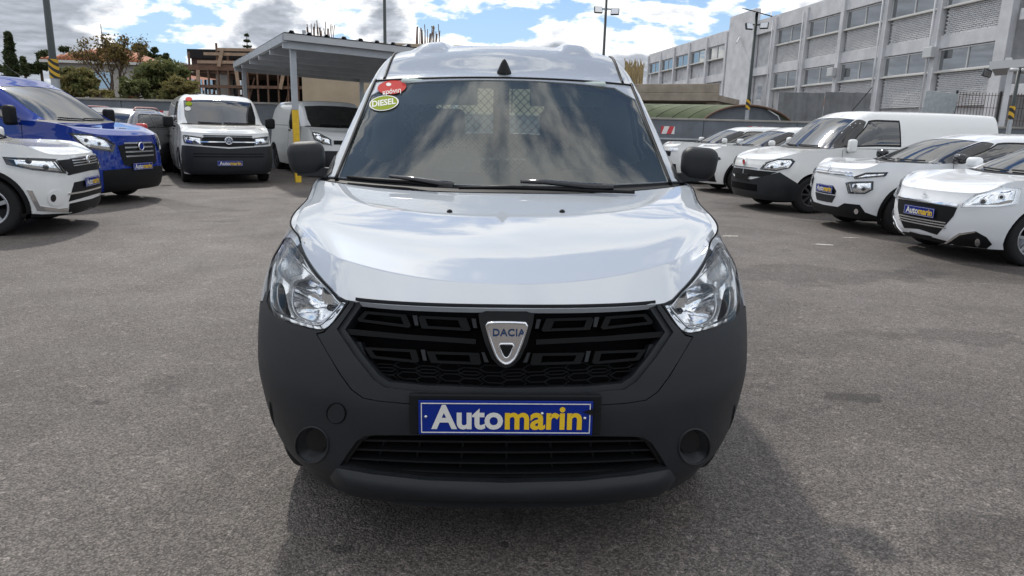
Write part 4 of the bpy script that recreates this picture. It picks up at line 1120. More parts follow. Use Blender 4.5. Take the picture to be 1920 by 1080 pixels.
CARS += [
 dict(name='parked_car', label='white crossover car at the left edge, nose pointing right, round fog lamp recess', cat='car', group=GR, k=1, kind='hatch',
  x=-5.45, y=9.17, a=-103.5, L=4.175, W=1.775, H=1.61, fo=.84, wb=2.5, wr=.34, cowl_z=1.06, cowl_y=.98, nose_z=.93, ws_y=1.75, ws_z=1.50, paint=WHITE2, D=.50, n=2.8, wheel='alloy',
  plate=(.585, 0), bars=[('grille_slat', -.43, .43, z, .012, SILVER, .014, {}) for z in (.80, .83, .86, .89)]+[('chrome_strip', -.62, .62, .475, .02, CHROME, .012, {})],
  parts=[('headlight', 'b', [(6, 294), (55, 297), (104, 300), (124, 326), (60, 319), (14, 309)], GLOSSB, .003, .01, lampo),
         ('grille', 'b', [(106, 301), (170, 294), (179, 317), (128, 329)], PLAST2, .004, .01, dict(center=False)),
         ('lower_grille', 'b', [(139, 342), (186, 332), (192, 360), (129, 378)], PLAST2, .004, .01, {}),
         ('bumper_lower', 'b', [(24, 399), (80, 402), (130, 400), (190, 388), (190, 396), (130, 412), (27, 420)], PLAST2, .006, .012, {}),
         ('lower_intake', 'b', [(130, 382), (192, 368), (192, 384), (129, 398)], PLAST2, .005, .01, {}),
         ('fog_trim', 'b', [(50, 356), (61, 357), (75, 386), (110, 391), (127, 389), (126, 397), (70, 395)], CHROME, .008, .012, {}),
         ('fog_surround', 'b', circle(104, 371, 15, 18, 15), WHITE2, .012, .015, {}),
         ('fog_lamp', 'b', circle(99, 371, 5, 14, 7), GLOSSB, .016, .006, {})],
  extra=ring_badge(.86, .05, CHROME, .03, None, [[(.6, .75), (-.6, .15), (.6, -.15), (-.6, -.75)]])),
 dict(name='parked_van', label='blue van with black door mirrors behind the white crossover on the left', cat='van', group=GR, k=1, kind='van',
  x=-6.26, y=12.03, a=-84, L=4.97, W=1.986, H=2.02, fo=.99, wb=2.93, wr=.34, cowl_z=1.28, cowl_y=.88, nose_z=1.10, corner_z=1.18, ws_y=1.80, ws_z=1.86, paint=BLUE, roof_w=.80, D=.55, n=2.6, bpillar=2.45,
  mirror=(1.38, 1.32, 1.14), mirror_paint=PLAST2, mirror_size=(.20, .14, .30), handle=PLAST2, plate=(.60, 0), wheel='cover',
  bars=[('grille_slat', -.37, .37, z, .026, SILVER, .016, {}) for z in (.77, .84, .91, .98)],
  parts=[('headlight', 'b', [(130, 249), (170, 252), (200, 262), (214, 271), (210, 285), (160, 278)], GLOSSB, .003, .01, lampo),
         ('grille', 'b', [(221, 273), (262, 265), (268, 302), (258, 316), (232, 309)], PLAST2, .006, .01, {}),
         ('bumper_lower', 'b', [(193, 320), (235, 316), (268, 313), (268, 360), (240, 372), (197, 378)], PLAST2, .006, .012, {})],
  extra=ring_badge(.925, .07, CHROME, .04, SIGNBLUE)),
 dict(name='parked_car', label='dark grey crossover with red door mirror behind the blue van', cat='car', group=GR, k=1, kind='hatch',
  x=-9.6, y=15.5, a=-5, L=4.16, W=1.76, H=1.62, fo=.85, wb=2.6, wr=.34, cowl_z=1.07, cowl_y=.92, nose_z=.95, ws_y=1.62, ws_z=1.50, paint=GREYP, D=.5, mirror_paint=RED, mirror_size=(.27, .17, .18), wheel='alloy',
  parts=[], plate=(.55, 0), extra=roof_rails(mat('pink_rail', (.55, .28, .26), .4), .6, 1.9, 3.4, 1.6)),
 dict(name='parked_van', label='white van with black bumper and round chrome badge facing the camera by the grey wall', cat='van', group=GR, k=1, kind='van',
  x=-6.25, y=15.74, a=-28.8, L=4.9, W=1.904, H=1.97, fo=.91, wb=3.0, wr=.34, cowl_z=1.25, cowl_y=.80, nose_z=1.10, corner_z=1.13, ws_y=1.45, ws_z=1.84, paint=WHITE2, roof_w=.80, D=.40, n=3.0, bpillar=2.3,
  y0=[(.18, .08), (.30, .02), (.50, 0), (.75, .01), (.95, .035), (1.1, .07), (1.5, .1)], ribs=[(.25, .10, .02, 2.2, 4.6), (.6, .06, .02, 2.2, 4.6)],
  mirror=(1.32, 1.22, 1.10), mirror_paint=PLAST2, mirror_size=(.22, .14, .24), handle=PLAST2, plate=(.46, 0), wheel='steel',
  bars=[('grille_slat', -.50, .50, z, .02, PLAST, .016, {}) for z in (1.01, 1.045)]+[('chrome_strip', -.62, .62, .915, .022, CHROME, .016, {})]+[('bumper_groove', -.72, .72, z, .018, VOID, .009, {}) for z in (.60, .66)],
  parts=[('headlight', 'b', [(343, 253), (360, 255), (379, 258), (380, 272), (362, 271), (347, 269)], GLOSSB, .003, .01, lampo),
         ('grille', 'b', [(431, 259), (379, 258), (380, 273), (431, 276)], PLAST2, .005, .01, dict(half=True)),
         ('bumper_lower', 'b', [(431, 279), (380, 275), (341, 272), (340, 290), (342, 320), (380, 335), (431, 338)], PLAST, .006, .012, dict(half=True))],
  extra=multi(ring_badge(.945, .085, CHROME, .045, DARKB, VWM), stickers([(354, 186, 6.5, 4, STR_), (354, 194.5, 6.5, 4, STG), (352, 204, 6, 4, SIGNW)]), notice(373, 390, 192, 214))),
 dict(name='parked_van', label='white van parked under the metal carport behind its yellow based post', cat='van', group=GR, k=1, kind='van',
  x=-4.17, y=18.39, a=-31.7, L=5.0, W=1.956, H=1.97, fo=.93, wb=3.1, wr=.34, cowl_z=1.25, cowl_y=.82, nose_z=1.05, corner_z=1.12, ws_y=1.55, ws_z=1.84, paint=WHITE2, roof_w=.80, D=.5, bpillar=2.4,
  mirror=(1.32, 1.25, 1.12), mirror_paint=PLAST2, mirror_size=(.22, .14, .26), handle=PLAST2, plate=(.5, 0), wheel='steel',
  parts=[('headlight', 'b', [(583, 241), (600, 250), (621, 262), (622, 273), (605, 270), (590, 262)], GLOSSB, .003, .01, lampo)],
  bars=[('bumper_lower', -.80, .80, .48, .42, PLAST, .006, {}), ('grille_slat', -.45, .45, .90, .10, PLAST2, .01, {})],
  extra=notice(581, 598, 196, 219)),
 dict(name='parked_car', label='white hatchback with split headlights and black lower cladding on the right, second from camera', cat='car', group=GR, k=1, kind='hatch',
  x=4.79, y=11.04, a=86.7, L=3.996, W=1.749, H=1.49, fo=.82, wb=2.54, wr=.325, cowl_z=1.02, cowl_y=.98, nose_z=.92, ws_y=1.85, ws_z=1.40, paint=WHITE, D=.50, n=2.7, black_pillar=True, wheel='alloy', mirror_paint=GLOSSB,
  plate=(.60, 0), bars=[('chrome_strip', -.55, .55, .87, .012, CHROME, .012, {}), ('chrome_strip', -.62, .62, .83, .012, CHROME, .012, {})],
  parts=[('daylight_lamp', 'b', [(1603, 332), (1625, 325), (1664, 323), (1659, 331), (1604, 336)], GLOSSB, .004, .01, lampo),
         ('headlight', 'b', [(1588, 343), (1598, 341), (1638, 340), (1637, 356), (1622, 364), (1593, 363)], GLOSSB, .004, .01, lampo),
         ('grille', 'b', [(1545, 346), (1562, 348), (1568, 358), (1566, 365), (1540, 361)], PLAST2, .005, .01, dict(center=False)),
         ('plate_backing', 'b', [(1540, 363), (1567, 367), (1560, 380), (1538, 376)], PLAST, .005, .01, {}),
         ('bumper_lower', 'b', [(1534, 382), (1571, 388), (1583, 381), (1612, 384), (1622, 398), (1650, 408), (1650, 424), (1560, 415), (1527, 407)], PLAST2, .006, .014, {}),
         ('fog_lamp', 'b', circle(1606, 396, 4, 12, 5), CHROME, .014, .006, {})],
  extra=ring_badge(.90, .01, CHROME, .02, None, [[(-7, -5), (0, 0), (7, -5)], [(-7, 0), (0, 5), (7, 0)]])),
 dict(name='parked_car', label='white hatchback at the right edge nearest the camera with wide chrome rimmed grille', cat='car', group=GR, k=1, kind='hatch',
  x=4.93, y=8.63, a=81.3, L=3.97, W=1.739, H=1.46, fo=.80, wb=2.54, wr=.315, cowl_z=.99, cowl_y=1.05, nose_z=.79, corner_z=.95, ws_y=1.95, ws_z=1.37, paint=WHITE, D=.55, n=2.5, arch_ring=False, wheel='cover',
  zb=.19, plate=(.53, 0), bars=[('chrome_strip', -.50, .50, .655, .022, CHROME, .014, {})]+[('grille_slat', -.40, .40, z, .014, SILVER, .012, {}) for z in (.38, .41, .44)],
  parts=[('grille', 'b', [(1715, 377), (1795, 389), (1788, 405), (1757, 440), (1706, 424)], PLAST2, .005, .01, {}),
         ('headlight', 'b', [(1801, 388), (1830, 365), (1885, 351), (1912, 354), (1905, 382), (1870, 388)], LAMPW, .003, .01, lampo),
         ('fog_surround', 'b', [(1770, 457), (1800, 438), (1830, 434), (1850, 445), (1860, 458), (1850, 466)], PLAST2, .005, .01, {}),
         ('fog_trim', 'b', [(1768, 457), (1798, 437), (1829, 433), (1829, 436), (1800, 441), (1773, 458)], CHROME, .008, .01, {}),
         ('fog_lamp', 'b', circle(1833, 454, 5, 14, 7), CHROME, .012, .008, {}),
         ('lower_intake', 'b', [(1706, 434), (1775, 452), (1768, 460), (1706, 443)], PLAST2, .005, .01, {})],
  extra=ring_badge(.735, .01, CHROME, .02, None, [[(-3, -4), (-1, -1), (-2, 2), (1, 4), (2, 1), (4, 0)], [(-1, -1), (2, -1), (3, -4)]])),
 dict(name='parked_van', label='long white panel van with black bumper and white door mirror in the right row', cat='van', group=GR, k=1, kind='van',
  x=4.31, y=13.61, a=80.7, L=4.74, W=1.832, H=1.87, fo=.93, wb=3.1, wr=.335, cowl_z=1.14, cowl_y=1.0, nose_z=.93, corner_z=1.03, ws_y=1.70, ws_z=1.73, paint=WHITE2, roof_w=.72, D=.55, n=2.5, bpillar=2.55, arch_ring=False,
  mirror=(1.22, 1.5, 1.03), mirror_size=(.17, .13, .24), wheel='steel', plate=(.60, 0), plate_txt=False, plate_m=PLAST2, black_pillar=True,
  parts=[('headlight', 'b', [(1426, 318), (1436, 306), (1460, 298), (1484, 298), (1490, 303), (1480, 316), (1455, 321)], GLOSSB, .003, .01, lampo),
         ('grille', 'b', [(1395, 316), (1425, 320), (1457, 323), (1430, 332), (1393, 330)], PLAST2, .005, .01, {}),
         ('bumper_lower', 'b', [(1390, 336), (1410, 336), (1462, 323), (1500, 347), (1486, 392), (1430, 388), (1388, 384)], PLAST, .006, .014, {})],
  bars=[('chrome_strip', -.45, .45, .775, .02, SILVER, .012, {}), ('intake', -.5, .5, .42, .12, VOID, .010, {})],
  extra=multi(ring_badge(.865, .06, CHROME, .03, RED), lambda c, r: MB().tube([(0, 2.1, 1.86), (0, 2.45, 2.30)], .008, 5).build('roof_aerial', PLAST2, r))),
 dict(name='parked_car', label='white car with black wheel arch trim just behind the long white panel van', cat='car', group=GR, k=1, kind='hatch',
  x=4.38, y=17.5, a=87, L=4.2, W=1.8, H=1.58, fo=.87, wb=2.6, wr=.35, cowl_z=1.08, cowl_y=1.0, nose_z=.98, ws_y=1.85, ws_z=1.48, paint=WHITE2, D=.5, black_pillar=True, wheel='alloy',
  parts=[('headlight', 'b', [(1340, 293), (1350, 295), (1352, 299), (1346, 301), (1341, 299)], GLOSSB, .003, .01, {})], bars=[('grille', -.6, .6, .80, .14, PLAST2, .006, {}), ('bumper_lower', -.8, .8, .40, .26, PLAST2, .006, {})]),
 dict(name='parked_car', label='white car farthest back in the right row beside the grey wall', cat='car', group=GR, k=1, kind='hatch',
  x=4.1, y=20.3, a=87, L=4.2, W=1.8, H=1.58, fo=.87, wb=2.6, wr=.34, cowl_z=1.08, cowl_y=1.0, nose_z=.98, ws_y=1.85, ws_z=1.48, paint=WHITE2, D=.5, black_pillar=True, wheel='alloy',
  parts=[], bars=[('grille', -.6, .6, .80, .14, PLAST2, .006, {}), ('headlight', -.78, -.5, .90, .08, LAMPW, .008, {}), ('headlight', .5, .78, .90, .08, LAMPW, .008, {}), ('bumper_lower', -.8, .8, .40, .26, PLAST2, .006, {})]),
 dict(name='parked_van', label='white van at the right edge behind the roof end of the long panel van', cat='van', group=GR, k=1, kind='van',
  x=12.95, y=18.0, a=87, L=4.7, W=1.83, H=1.88, fo=.93, wb=3.0, wr=.335, cowl_z=1.14, cowl_y=1.0, nose_z=.93, ws_y=1.70, ws_z=1.73, paint=WHITE2, roof_w=.72, D=.55, bpillar=2.55, parts=[]),
]
for d in CARS: build_car(d)
# ------------------------------------------------------------------ surroundings
CONC = mat('concrete', (.30, .285, .26), .85, var=.22, vscale=1.6, bump=.3, bscale=25)
CONCT = mat('tan_concrete', (.34, .295, .235), .88, var=.25, vscale=1.2, bump=.35, bscale=18)
WALLG = mat('grey_wall_paint', (.135, .15, .17), .75, var=.18, vscale=2.2, bump=.2, bscale=30)
GALV = mat('galvanised', (.40, .42, .44), .45, metal=.35, var=.10, vscale=3)
SHEET = mat('roof_sheet', (.46, .475, .49), .55, metal=.0, var=.08, vscale=2)
POLE = mat('pole_dark', (.035, .045, .045), .5)
BEIGE = mat('beige_render', (.42, .34, .24), .85, var=.14, vscale=.8)
TIMB = mat('timber', (.15, .085, .055), .8, var=.35, vscale=6)
TIMB2 = mat('pale_timber', (.36, .25, .17), .8, var=.2, vscale=6)
BRICKD = mat('dark_brick', (.085, .05, .045), .85, var=.3, vscale=3)
RUST = mat('rusty_steel', (.13, .075, .05), .7)
TILE = mat('roof_tile', (.34, .125, .06), .8, var=.4, vscale=2.5)
HOUSEW = mat('house_render', (.38, .36, .33), .9, var=.12, vscale=1)
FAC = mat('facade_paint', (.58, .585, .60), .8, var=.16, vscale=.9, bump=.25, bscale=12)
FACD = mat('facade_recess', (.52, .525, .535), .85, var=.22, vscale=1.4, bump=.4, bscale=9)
WINF = mat('window_frame', (.55, .56, .56), .5)
SILL = mat('sill_stone', (.58, .57, .54), .7)
GREENR = mat('green_roof', (.105, .125, .065), .75, var=.22, vscale=1.5)
OPENING = mat('dark_interior', (.012, .012, .013), .9)
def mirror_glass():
    m, N, L, b = bs('building_glass')
    b.inputs['Base Color'].default_value = (.03, .04, .045, 1); b.inputs['Roughness'].default_value = .02; b.inputs['Specular IOR Level'].default_value = 1.0; b.inputs['IOR'].default_value = 2.6
    return m
BGLASS = mirror_glass()
def stripes_mat(name, c1, c2, scale, axis):
    m, N, L, b = bs(name)
    tc = N.new('ShaderNodeTexCoord'); sp = N.new('ShaderNodeSeparateXYZ'); L.new(tc.outputs['Object'], sp.inputs[0])
    def mm(op, a, b_):
        n = N.new('ShaderNodeMath'); n.operation = op
        for i, v in enumerate((a, b_)):
            if hasattr(v, 'is_output'): L.new(v, n.inputs[i])
            else: n.inputs[i].default_value = v
        return n.outputs[0]
    s_ = mm('ADD', mm('MULTIPLY', sp.outputs[0], axis[0]), mm('MULTIPLY', sp.outputs[2], axis[2]))
    f = mm('GREATER_THAN', mm('FRACT', mm('MULTIPLY', s_, scale), 0.0), .5)
    mx = N.new('ShaderNodeMix'); mx.data_type = 'RGBA'; L.new(f, mx.inputs['Factor']); mx.inputs['A'].default_value = (*c1, 1); mx.inputs['B'].default_value = (*c2, 1)
    L.new(mx.outputs['Result'], b.inputs['Base Color']); b.inputs['Roughness'].default_value = .5
    return m
HAZ = stripes_mat('hazard_stripes', (.02, .02, .02), (.62, .37, .02), 4.6, (.8, 0, 1.0))
REDWHITE = stripes_mat('red_white_stripes', (.55, .05, .06), (.75, .74, .72), 3.2, (1.0, 0, -.35))

def wall_run(name, p0, p1, h, label, courses=3, plen=3.0):
    p0 = Vector((*p0, 0)); p1 = Vector((*p1, 0)); d = p1-p0; L_ = d.length
    root = empty(name, p0, math.atan2(d.y, d.x), label=label, cat='wall')
    n = max(1, round(L_/plen)); pl = L_/n; ch = h/courses; me = None
    for i in range(n):
        for j in range(courses):
            if me is None:
                b = MB(); b.box((0, 0, 0), (pl-.014, .18, ch-.014), bev=.006); o = b.build('wall_panel', WALLG, root); me = o.data
            else: o = bpy.data.objects.new('wall_panel', me); COL.objects.link(o); o.parent = root
            o.location = (pl*(i+.5), random.uniform(-.008, .008), ch*(j+.5))
    b = MB(); b.box((L_/2, 0, h+.03), (L_, .26, .06), bev=.01); b.build('coping', CONC, root)
    b = MB(); b.box((L_/2, .04, h/2), (L_, .08, h-.02)); b.build('wall_core', WALLG, root)
    b = MB(); b.box((L_/2, -.11, h*.66), (L_, .05, .05)); b.build('ledge', GALV, root)
    return root
wall_run('boundary_wall', (-26, 21.7), (-6.0, 21.7), 1.86, 'grey panelled boundary wall on the left behind the parked vans')
wall_run('boundary_wall', (-6.0, 23.3), (18, 23.6), 1.75, 'grey panelled boundary wall running behind the right row of cars')
for (x, y, Y, w, h, lab) in ((314, 219, 21.55, .42, .34, 'red and white marker board on the wall left of the white van'),
                             (1252, 244, 23.35, .44, .24, 'red and white striped board on the wall beside the right door mirror'),
                             (1417, 243, 23.35, .50, .20, 'red and white striped board on the wall above the parked cars')):
    p = at(x, y, Y); b = MB(); b.box((0, 0, 0), (w, .03, h), bev=.004); o = b.build('marker_board', REDWHITE, None, label=lab, cat='sign'); o.location = p

# --- carport
def carport():
    A = Vector((-5.15, 16.35, 0)); l = Vector((-.46, .888, 0)); r = Vector((.888, .46, 0)); hz = 3.2
    root = empty('carport', A, math.atan2(r.y, r.x), label='grey metal carport with pitched sheet roof and yellow based post', cat='carport')
    # local x along r, y along l
    Wd, Dp = 4.6, 9.4
    for (x, y) in ((.25, .35), (.25, Dp-.4), (Wd-.4, .35), (Wd-.4, Dp-.4)):
        po = empty('post', (x, y, 0)); po.parent = root
        b = MB(); b.box((0, 0, 2.4), (.13, .13, 1.5), bev=.008); b.build('post_shaft', GALV, po)
        b = MB(); b.box((0, 0, .825), (.134, .134, 1.65), bev=.008); b.build('post_base', YELLOW, po)
    z0, z1 = hz, hz-.16
    for i in range(6):
        y = .15+(Dp-.3)*i/5
        b = MB(); b.bar((0, y, z0-.12), (Wd, y, z1-.12), .12, .22); b.build('roof_beam', GALV, root)
    b = MB(); b.bar((0.02, 0, z0-.03), (0.02, Dp, z0-.03), .10, .17); b.build('gutter', GALV, root)
    b = MB(); b.bar((Wd, 0, z1-.03), (Wd, Dp, z1-.03), .10, .22); b.build('gutter', GALV, root)
    b = MB(); b.bar((0, -.03, z0+.0), (Wd, -.03, z1+.0), .06, .14); b.build('fascia', SHEET, root)
    b = MB(); b.bar((0, Dp+.03, z0+.0), (Wd, Dp+.03, z1+.0), .06, .22); b.build('fascia', SHEET, root)
    # ribbed roof sheet
    V = []; F = []; n = 40
    prof = []
    for i in range(12):
        x = Wd*i/12
        prof += [(x, 0), (x+.10, 0), (x+.13, .05), (x+.20, .05), (x+.23, 0)]
    prof.append((Wd, 0))
    for x, dz in prof:
        for y in (-.08, Dp+.08): V.append((x, y, z0+(z1-z0)*x/Wd+.09+dz))
    for i in range(len(prof)-1): F.append((2*i, 2*i+2, 2*i+3, 2*i+1))
    mk('roof_sheet', V, F, SHEET, root)
    b = MB(); b.box((Wd/2, Dp/2, z0-.0), (Wd-.1, Dp-.1, .012), Matrix.Rotation(math.atan2(z0-z1, Wd), 4, 'Y')); b.build('ceiling_sheet', SHEET, root)
carport()

# --- lamp posts
def pole(px, py0, Y, top_px, r, label, heads=None, haz=None, base=None, mp=POLE):
    p = at(px, py0, Y); zt = at(top_px[0], top_px[1], Y).z; g = Vector((p.x, Y, 0))
    root = empty('lamp_post', g, 0, label=label, cat='lamp post')
    zb = 0
    if haz:
        z0, z1 = at(px, haz[1], Y).z, at(px, haz[0], Y).z
        b = MB(); b.lathe([(r*1.3, z0), (r*1.3, z1)], n=16); b.build('hazard_band', HAZ, root)
        b = MB(); b.lathe([(r*1.12, 0), (r*1.12, z0)], n=14); b.build('post_base', GALV, root); zb = z0
    b = MB(); b.lathe([(r, zb), (r*.8, zt), (.001, zt)], n=14); b.build('post_shaft', mp, root)
    return root, zt
def flood(root, x, z, tilt=-25, yaw=0, s=.34):
    h = empty('floodlight', (x, -.12, z)); h.parent = root; h.rotation_euler = (R(tilt), 0, R(yaw))
    b = MB(); b.box((0, 0, 0), (s, .10, s*.8), bev=.02); b.build('lamp_housing', POLE, h)
    b = MB(); b.box((0, -.056, 0), (s*.86, .006, s*.66)); b.build('lamp_lens', SILVER, h)
    b = MB(); b.bar((0, .05, 0), (0, .12, 0), .05); b.build('bracket', POLE, h)
r_, zt = pole(100, 120, 24.0, (88, -60), .115, 'dark lamp post with yellow and black band left of the tiled house', haz=(111, 147))
r_, zt = pole(722, 90, 34, (722, -60), .085, 'plain dark lamp post rising behind the carport roof')
r_, zt = pole(813, 80, 46, (813, 52), .07, 'slim grey lamp post with small head behind the white van roof', mp=GALV)
b = MB(); b.box((0, -.25, zt), (.18, .6, .10), bev=.03); b.build('lamp_head', GALV, r_)
r_, zt = pole(1134, 60, 36, (1140, -6), .075, 'dark lamp post with twin floodlights above the right of the van roof')
flood(r_, -.38, zt-.62, -20, 10, .40); flood(r_, .42, zt-.68, -20, -14, .40)
b = MB(); b.bar((-.42, 0, zt-.55), (.42, 0, zt-.55), .05); b.build('cross_arm', POLE, r_)
r_, zt = pole(1410, 120, 28, (1420, 24), .065, 'dark lamp post with solar panel and two floodlights before the grey building', haz=(186, 206))
flood(r_, -.28, zt-.50, -15, 20, .30); flood(r_, .28, zt-.46, -15, -30, .30)
b = MB(); b.bar((-.3, 0, zt-.42), (.3, 0, zt-.42), .05); b.build('cross_arm', POLE, r_)
b = MB(); b.box((0, 0, zt+.02), (1.05, .55, .035), Matrix.Rotation(R(13), 4, 'Y') @ Matrix.Rotation(R(12), 4, 'X')); b.build('solar_panel', GLOSSB, r_)
r_, zt = pole(1899, 200, 22, (1908, 128), .06, 'short dark post with hazard band at the right edge', haz=(199, 224))
for dx, rz in ((-.22, 30), (.05, -20)):
    h = empty('camera', (dx, -.1, zt-.05)); h.parent = r_; h.rotation_euler = (0, 0, R(rz))
    b = MB(); b.lathe([(.001, -.12), (.05, -.11), (.055, .1), (.001, .12)], (0, 0, 0), 'Y', 12); b.build('camera_body', WINF, h)

# --- large grey building on the right
def facade():
    P0 = Vector((25.4, 39.0, 0)); ang = math.atan2(.992, -.125)
    root = empty('office_building', P0, ang, label='long grey painted factory building with strip windows behind the right row', cat='building')
    # local x runs along the facade away from the camera, +y points out of the facade (towards the yard)
    bay = 5.1; NB = 12; TW = (5, 6)
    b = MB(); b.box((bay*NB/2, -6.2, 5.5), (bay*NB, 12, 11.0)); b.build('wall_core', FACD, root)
    b = MB(); b.box((bay*NB/2, .06, 10.70), (bay*NB, .24, 1.22), bev=.02); b.build('parapet', FAC, root)
    b = MB(); b.box((bay*6.32, .1, 6.2), (bay*1.1, .5, 12.4), bev=.02); b.build('stair_tower', FAC, root)
    for zz, hh, dd in ((6.85, .72, .10),):
        b = MB(); b.box((bay*NB/2, dd/2-.02, zz), (bay*NB, dd+.1, hh), bev=.01); b.build('floor_band', FAC, root)
    for i in range(NB+1):
        x = i*bay
        b = MB(); b.box((x, .13, 5.6), (.42 if i else .8, .38, 11.1), bev=.02); b.build('column', FAC, root)
        if i in (1, 2, 4, 5):
            b = MB(); b.tube([(x+.34, .36, .2), (x+.34, .36, 10.9)], .06, 8); b.build('drain_pipe', FAC, root)
    # windows
    for i in range(NB):
        if i in TW: continue
        for z0, z1 in ((5.2, 6.45), (8.8, 10.05)):
            if z0 < 6 and i > 6: continue
            w = empty('window', (i*bay+bay/2, .0, z0)); w.parent = root
            hw = bay/2-.24; hh = z1-z0; fr = MB(); t = .07
            for z in (t/2, hh-t/2): fr.box((0, .02, z), (hw*2, .09, t))
            for x in (-hw+t/2, 0, hw-t/2): fr.box((x, .02, hh/2), (t, .09, hh-2*t))
            fr.build('frame', WINF, w)
            for sx in (-1, 1):
                b = MB(); b.box((sx*hw/2, .0, hh/2), (hw-t*1.2, .02, hh-t*1.6), Matrix.Rotation(R(random.uniform(-.35, .35)), 4, 'Z')); b.build('pane', BGLASS, w)
            b = MB(); b.box((0, .12, -.05), (hw*2+.05, .24, .10), bev=.012); b.build('sill', SILL, w)
    for k in range(3):
        w = empty('window', (bay*5.2+.3, .49, 4.3+k*0)) if k == 0 else None
        if w:
            w.parent = root; b = MB(); b.box((0, .0, .6), (.8, .03, 1.2)); b.build('pane', BGLASS, w); b = MB(); b.box((0, .05, -.04), (.95, .12, .08)); b.build('sill', SILL, w)
    # brick spandrels: single bricks on the nearest panels, joined courses further off
    bw, bh, gp = .30, .105, .024
    bm_ = MB(); bm_.box((0, 0, 0), (bw-gp, .05, bh-gp), bev=.008); proto = None; cnt = 0
    for i in range(NB):
        if i in TW: continue
        for z0, z1 in ((7.22, 8.72), (3.2, 5.12)):
            if i > 4 or (z0 < 5 and i > 3): continue
            joined = MB(); rr = 0
            x0, x1 = i*bay+.25, (i+1)*bay-.25
            for r in range(int((z1-z0)/bh)):
                x = x0+(bw/2 if r % 2 else 0)
                while x+bw <= x1+.01:
                    c = (x+bw/2, .012+random.uniform(-.009, .009), z0+bh*(r+.5))
                    if z0 > 7 and i < 2 and cnt < 300:
                        if proto is None: proto = bm_.build('brick', BRICKP, root); o = proto
                        else: o = bpy.data.objects.new('brick', proto.data); COL.objects.link(o); o.parent = root
                        o.location = c; o.rotation_euler = (0, R(random.uniform(-.6, .6)), R(random.uniform(-.8, .8))); cnt += 1
                    else: joined.box(c, (bw-gp, .05, bh-gp)); rr += 1
                    x += bw
            if rr: joined.build('brickwork', BRICKP, root, kind='stuff')
    for x, z in ((bay*3.0+.1, 5.9), (bay*1.0, 6.3)):
        b = MB(); b.box((x, .55, z), (.75, .32, .6), bev=.03); b.build('cooling_unit', WINF, root)
    # roof plant and bracket lights on the tower
    b = MB(); b.bar((bay*5.1, .5, 11.6), (bay*4.7, 1.5, 10.9), .12); b.build('bracket_light', WINF, root)
    b = MB(); b.bar((bay*6.3, .5, 10.2), (bay*6.0, 1.4, 9.5), .12); b.build('bracket_light', WINF, root)
    # open storeys at the near end, set back round the corner
    for z in (3.9, 7.6, 11.0):
        b = MB(); b.box((-7.4, -2.0, z), (13.2, 4.4, .55), bev=.02); b.build('open_slab', FAC, root)
    for x in (-5.5, -11.5):
        b = MB(); b.box((x, -.3, 5.6), (.5, .5, 11.0)); b.build('column', FAC, root)
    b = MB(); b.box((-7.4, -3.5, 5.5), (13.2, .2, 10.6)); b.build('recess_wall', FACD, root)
    b = MB(); b.box((-7.4, -.4, 8.4), (13.0, .15, 1.1)); b.build('parapet', FAC, root)
def brick_paint():
    m, N, L, b = bs('painted_brick')
    tc = N.new('ShaderNodeTexCoord'); gm = N.new('ShaderNodeNewGeometry')
    n = N.new('ShaderNodeTexNoise'); n.inputs['Scale'].default_value = .38; n.inputs['Detail'].default_value = 8; n.inputs['Roughness'].default_value = .68
    L.new(gm.outputs['Position'], n.inputs['Vector'])
    mr = N.new('ShaderNodeMapRange'); mr.inputs[1].default_value = .61; mr.inputs[2].default_value = .65; L.new(n.outputs[0], mr.inputs[0])
    n2 = N.new('ShaderNodeTexNoise'); n2.inputs['Scale'].default_value = 2.2; n2.inputs['Detail'].default_value = 6; L.new(gm.outputs['Position'], n2.inputs['Vector'])
    cr = N.new('ShaderNodeMix'); cr.data_type = 'RGBA'; L.new(n2.outputs[0], cr.inputs['Factor']); cr.inputs['A'].default_value = (.46, .465, .48, 1); cr.inputs['B'].default_value = (.68, .685, .69, 1)
    mx = N.new('ShaderNodeMix'); mx.data_type = 'RGBA'; L.new(mr.outputs[0], mx.inputs['Factor']); L.new(cr.outputs['Result'], mx.inputs['A']); mx.inputs['B'].default_value = (.42, .16, .10, 1)
    L.new(mx.outputs['Result'], b.inputs['Base Color']); b.inputs['Roughness'].default_value = .85
    return m
BRICKP = brick_paint()
facade()

# --- concrete overpass and reeds
def overpass():
    p0 = at(1345, 200, 44); p1 = at(1150, 200, 47)
    zt0, zb0 = at(1340, 157, 44).z, at(1340, 190, 44).z
    root = empty('concrete_ramp', (p0.x, p0.y, 0), math.atan2(p1.y-p0.y, p1.x-p0.x), label='tan concrete ramp with solid parapet in front of the grey building', cat='ramp')
    L_ = 16.0; th = zt0-zb0
    b = MB(); b.box((L_/2, 0, zb0+th*.74), (L_, .35, th*.52), bev=.03); b.build('parapet', CONCT, root)
    b = MB(); b.box((L_/2, .02, zb0+th*.24), (L_, .5, th*.46), bev=.03); b.build('edge_beam', CONCT, root)
    b = MB(); b.box((L_/2, -3.6, zb0+th*.2), (L_, 6.6, .35)); b.build('deck', CONCT, root)
    for x in (.5, 7.0, 14.0):
        b = MB(); b.box((x, -1.2, zb0/2), (.6, 1.4, zb0), bev=.03); b.build('pier', CONCT, root)
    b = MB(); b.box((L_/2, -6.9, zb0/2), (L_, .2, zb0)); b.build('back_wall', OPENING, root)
overpass()
REED = mat('dry_reed', (.30, .23, .12), .9, var=.3, vscale=9)
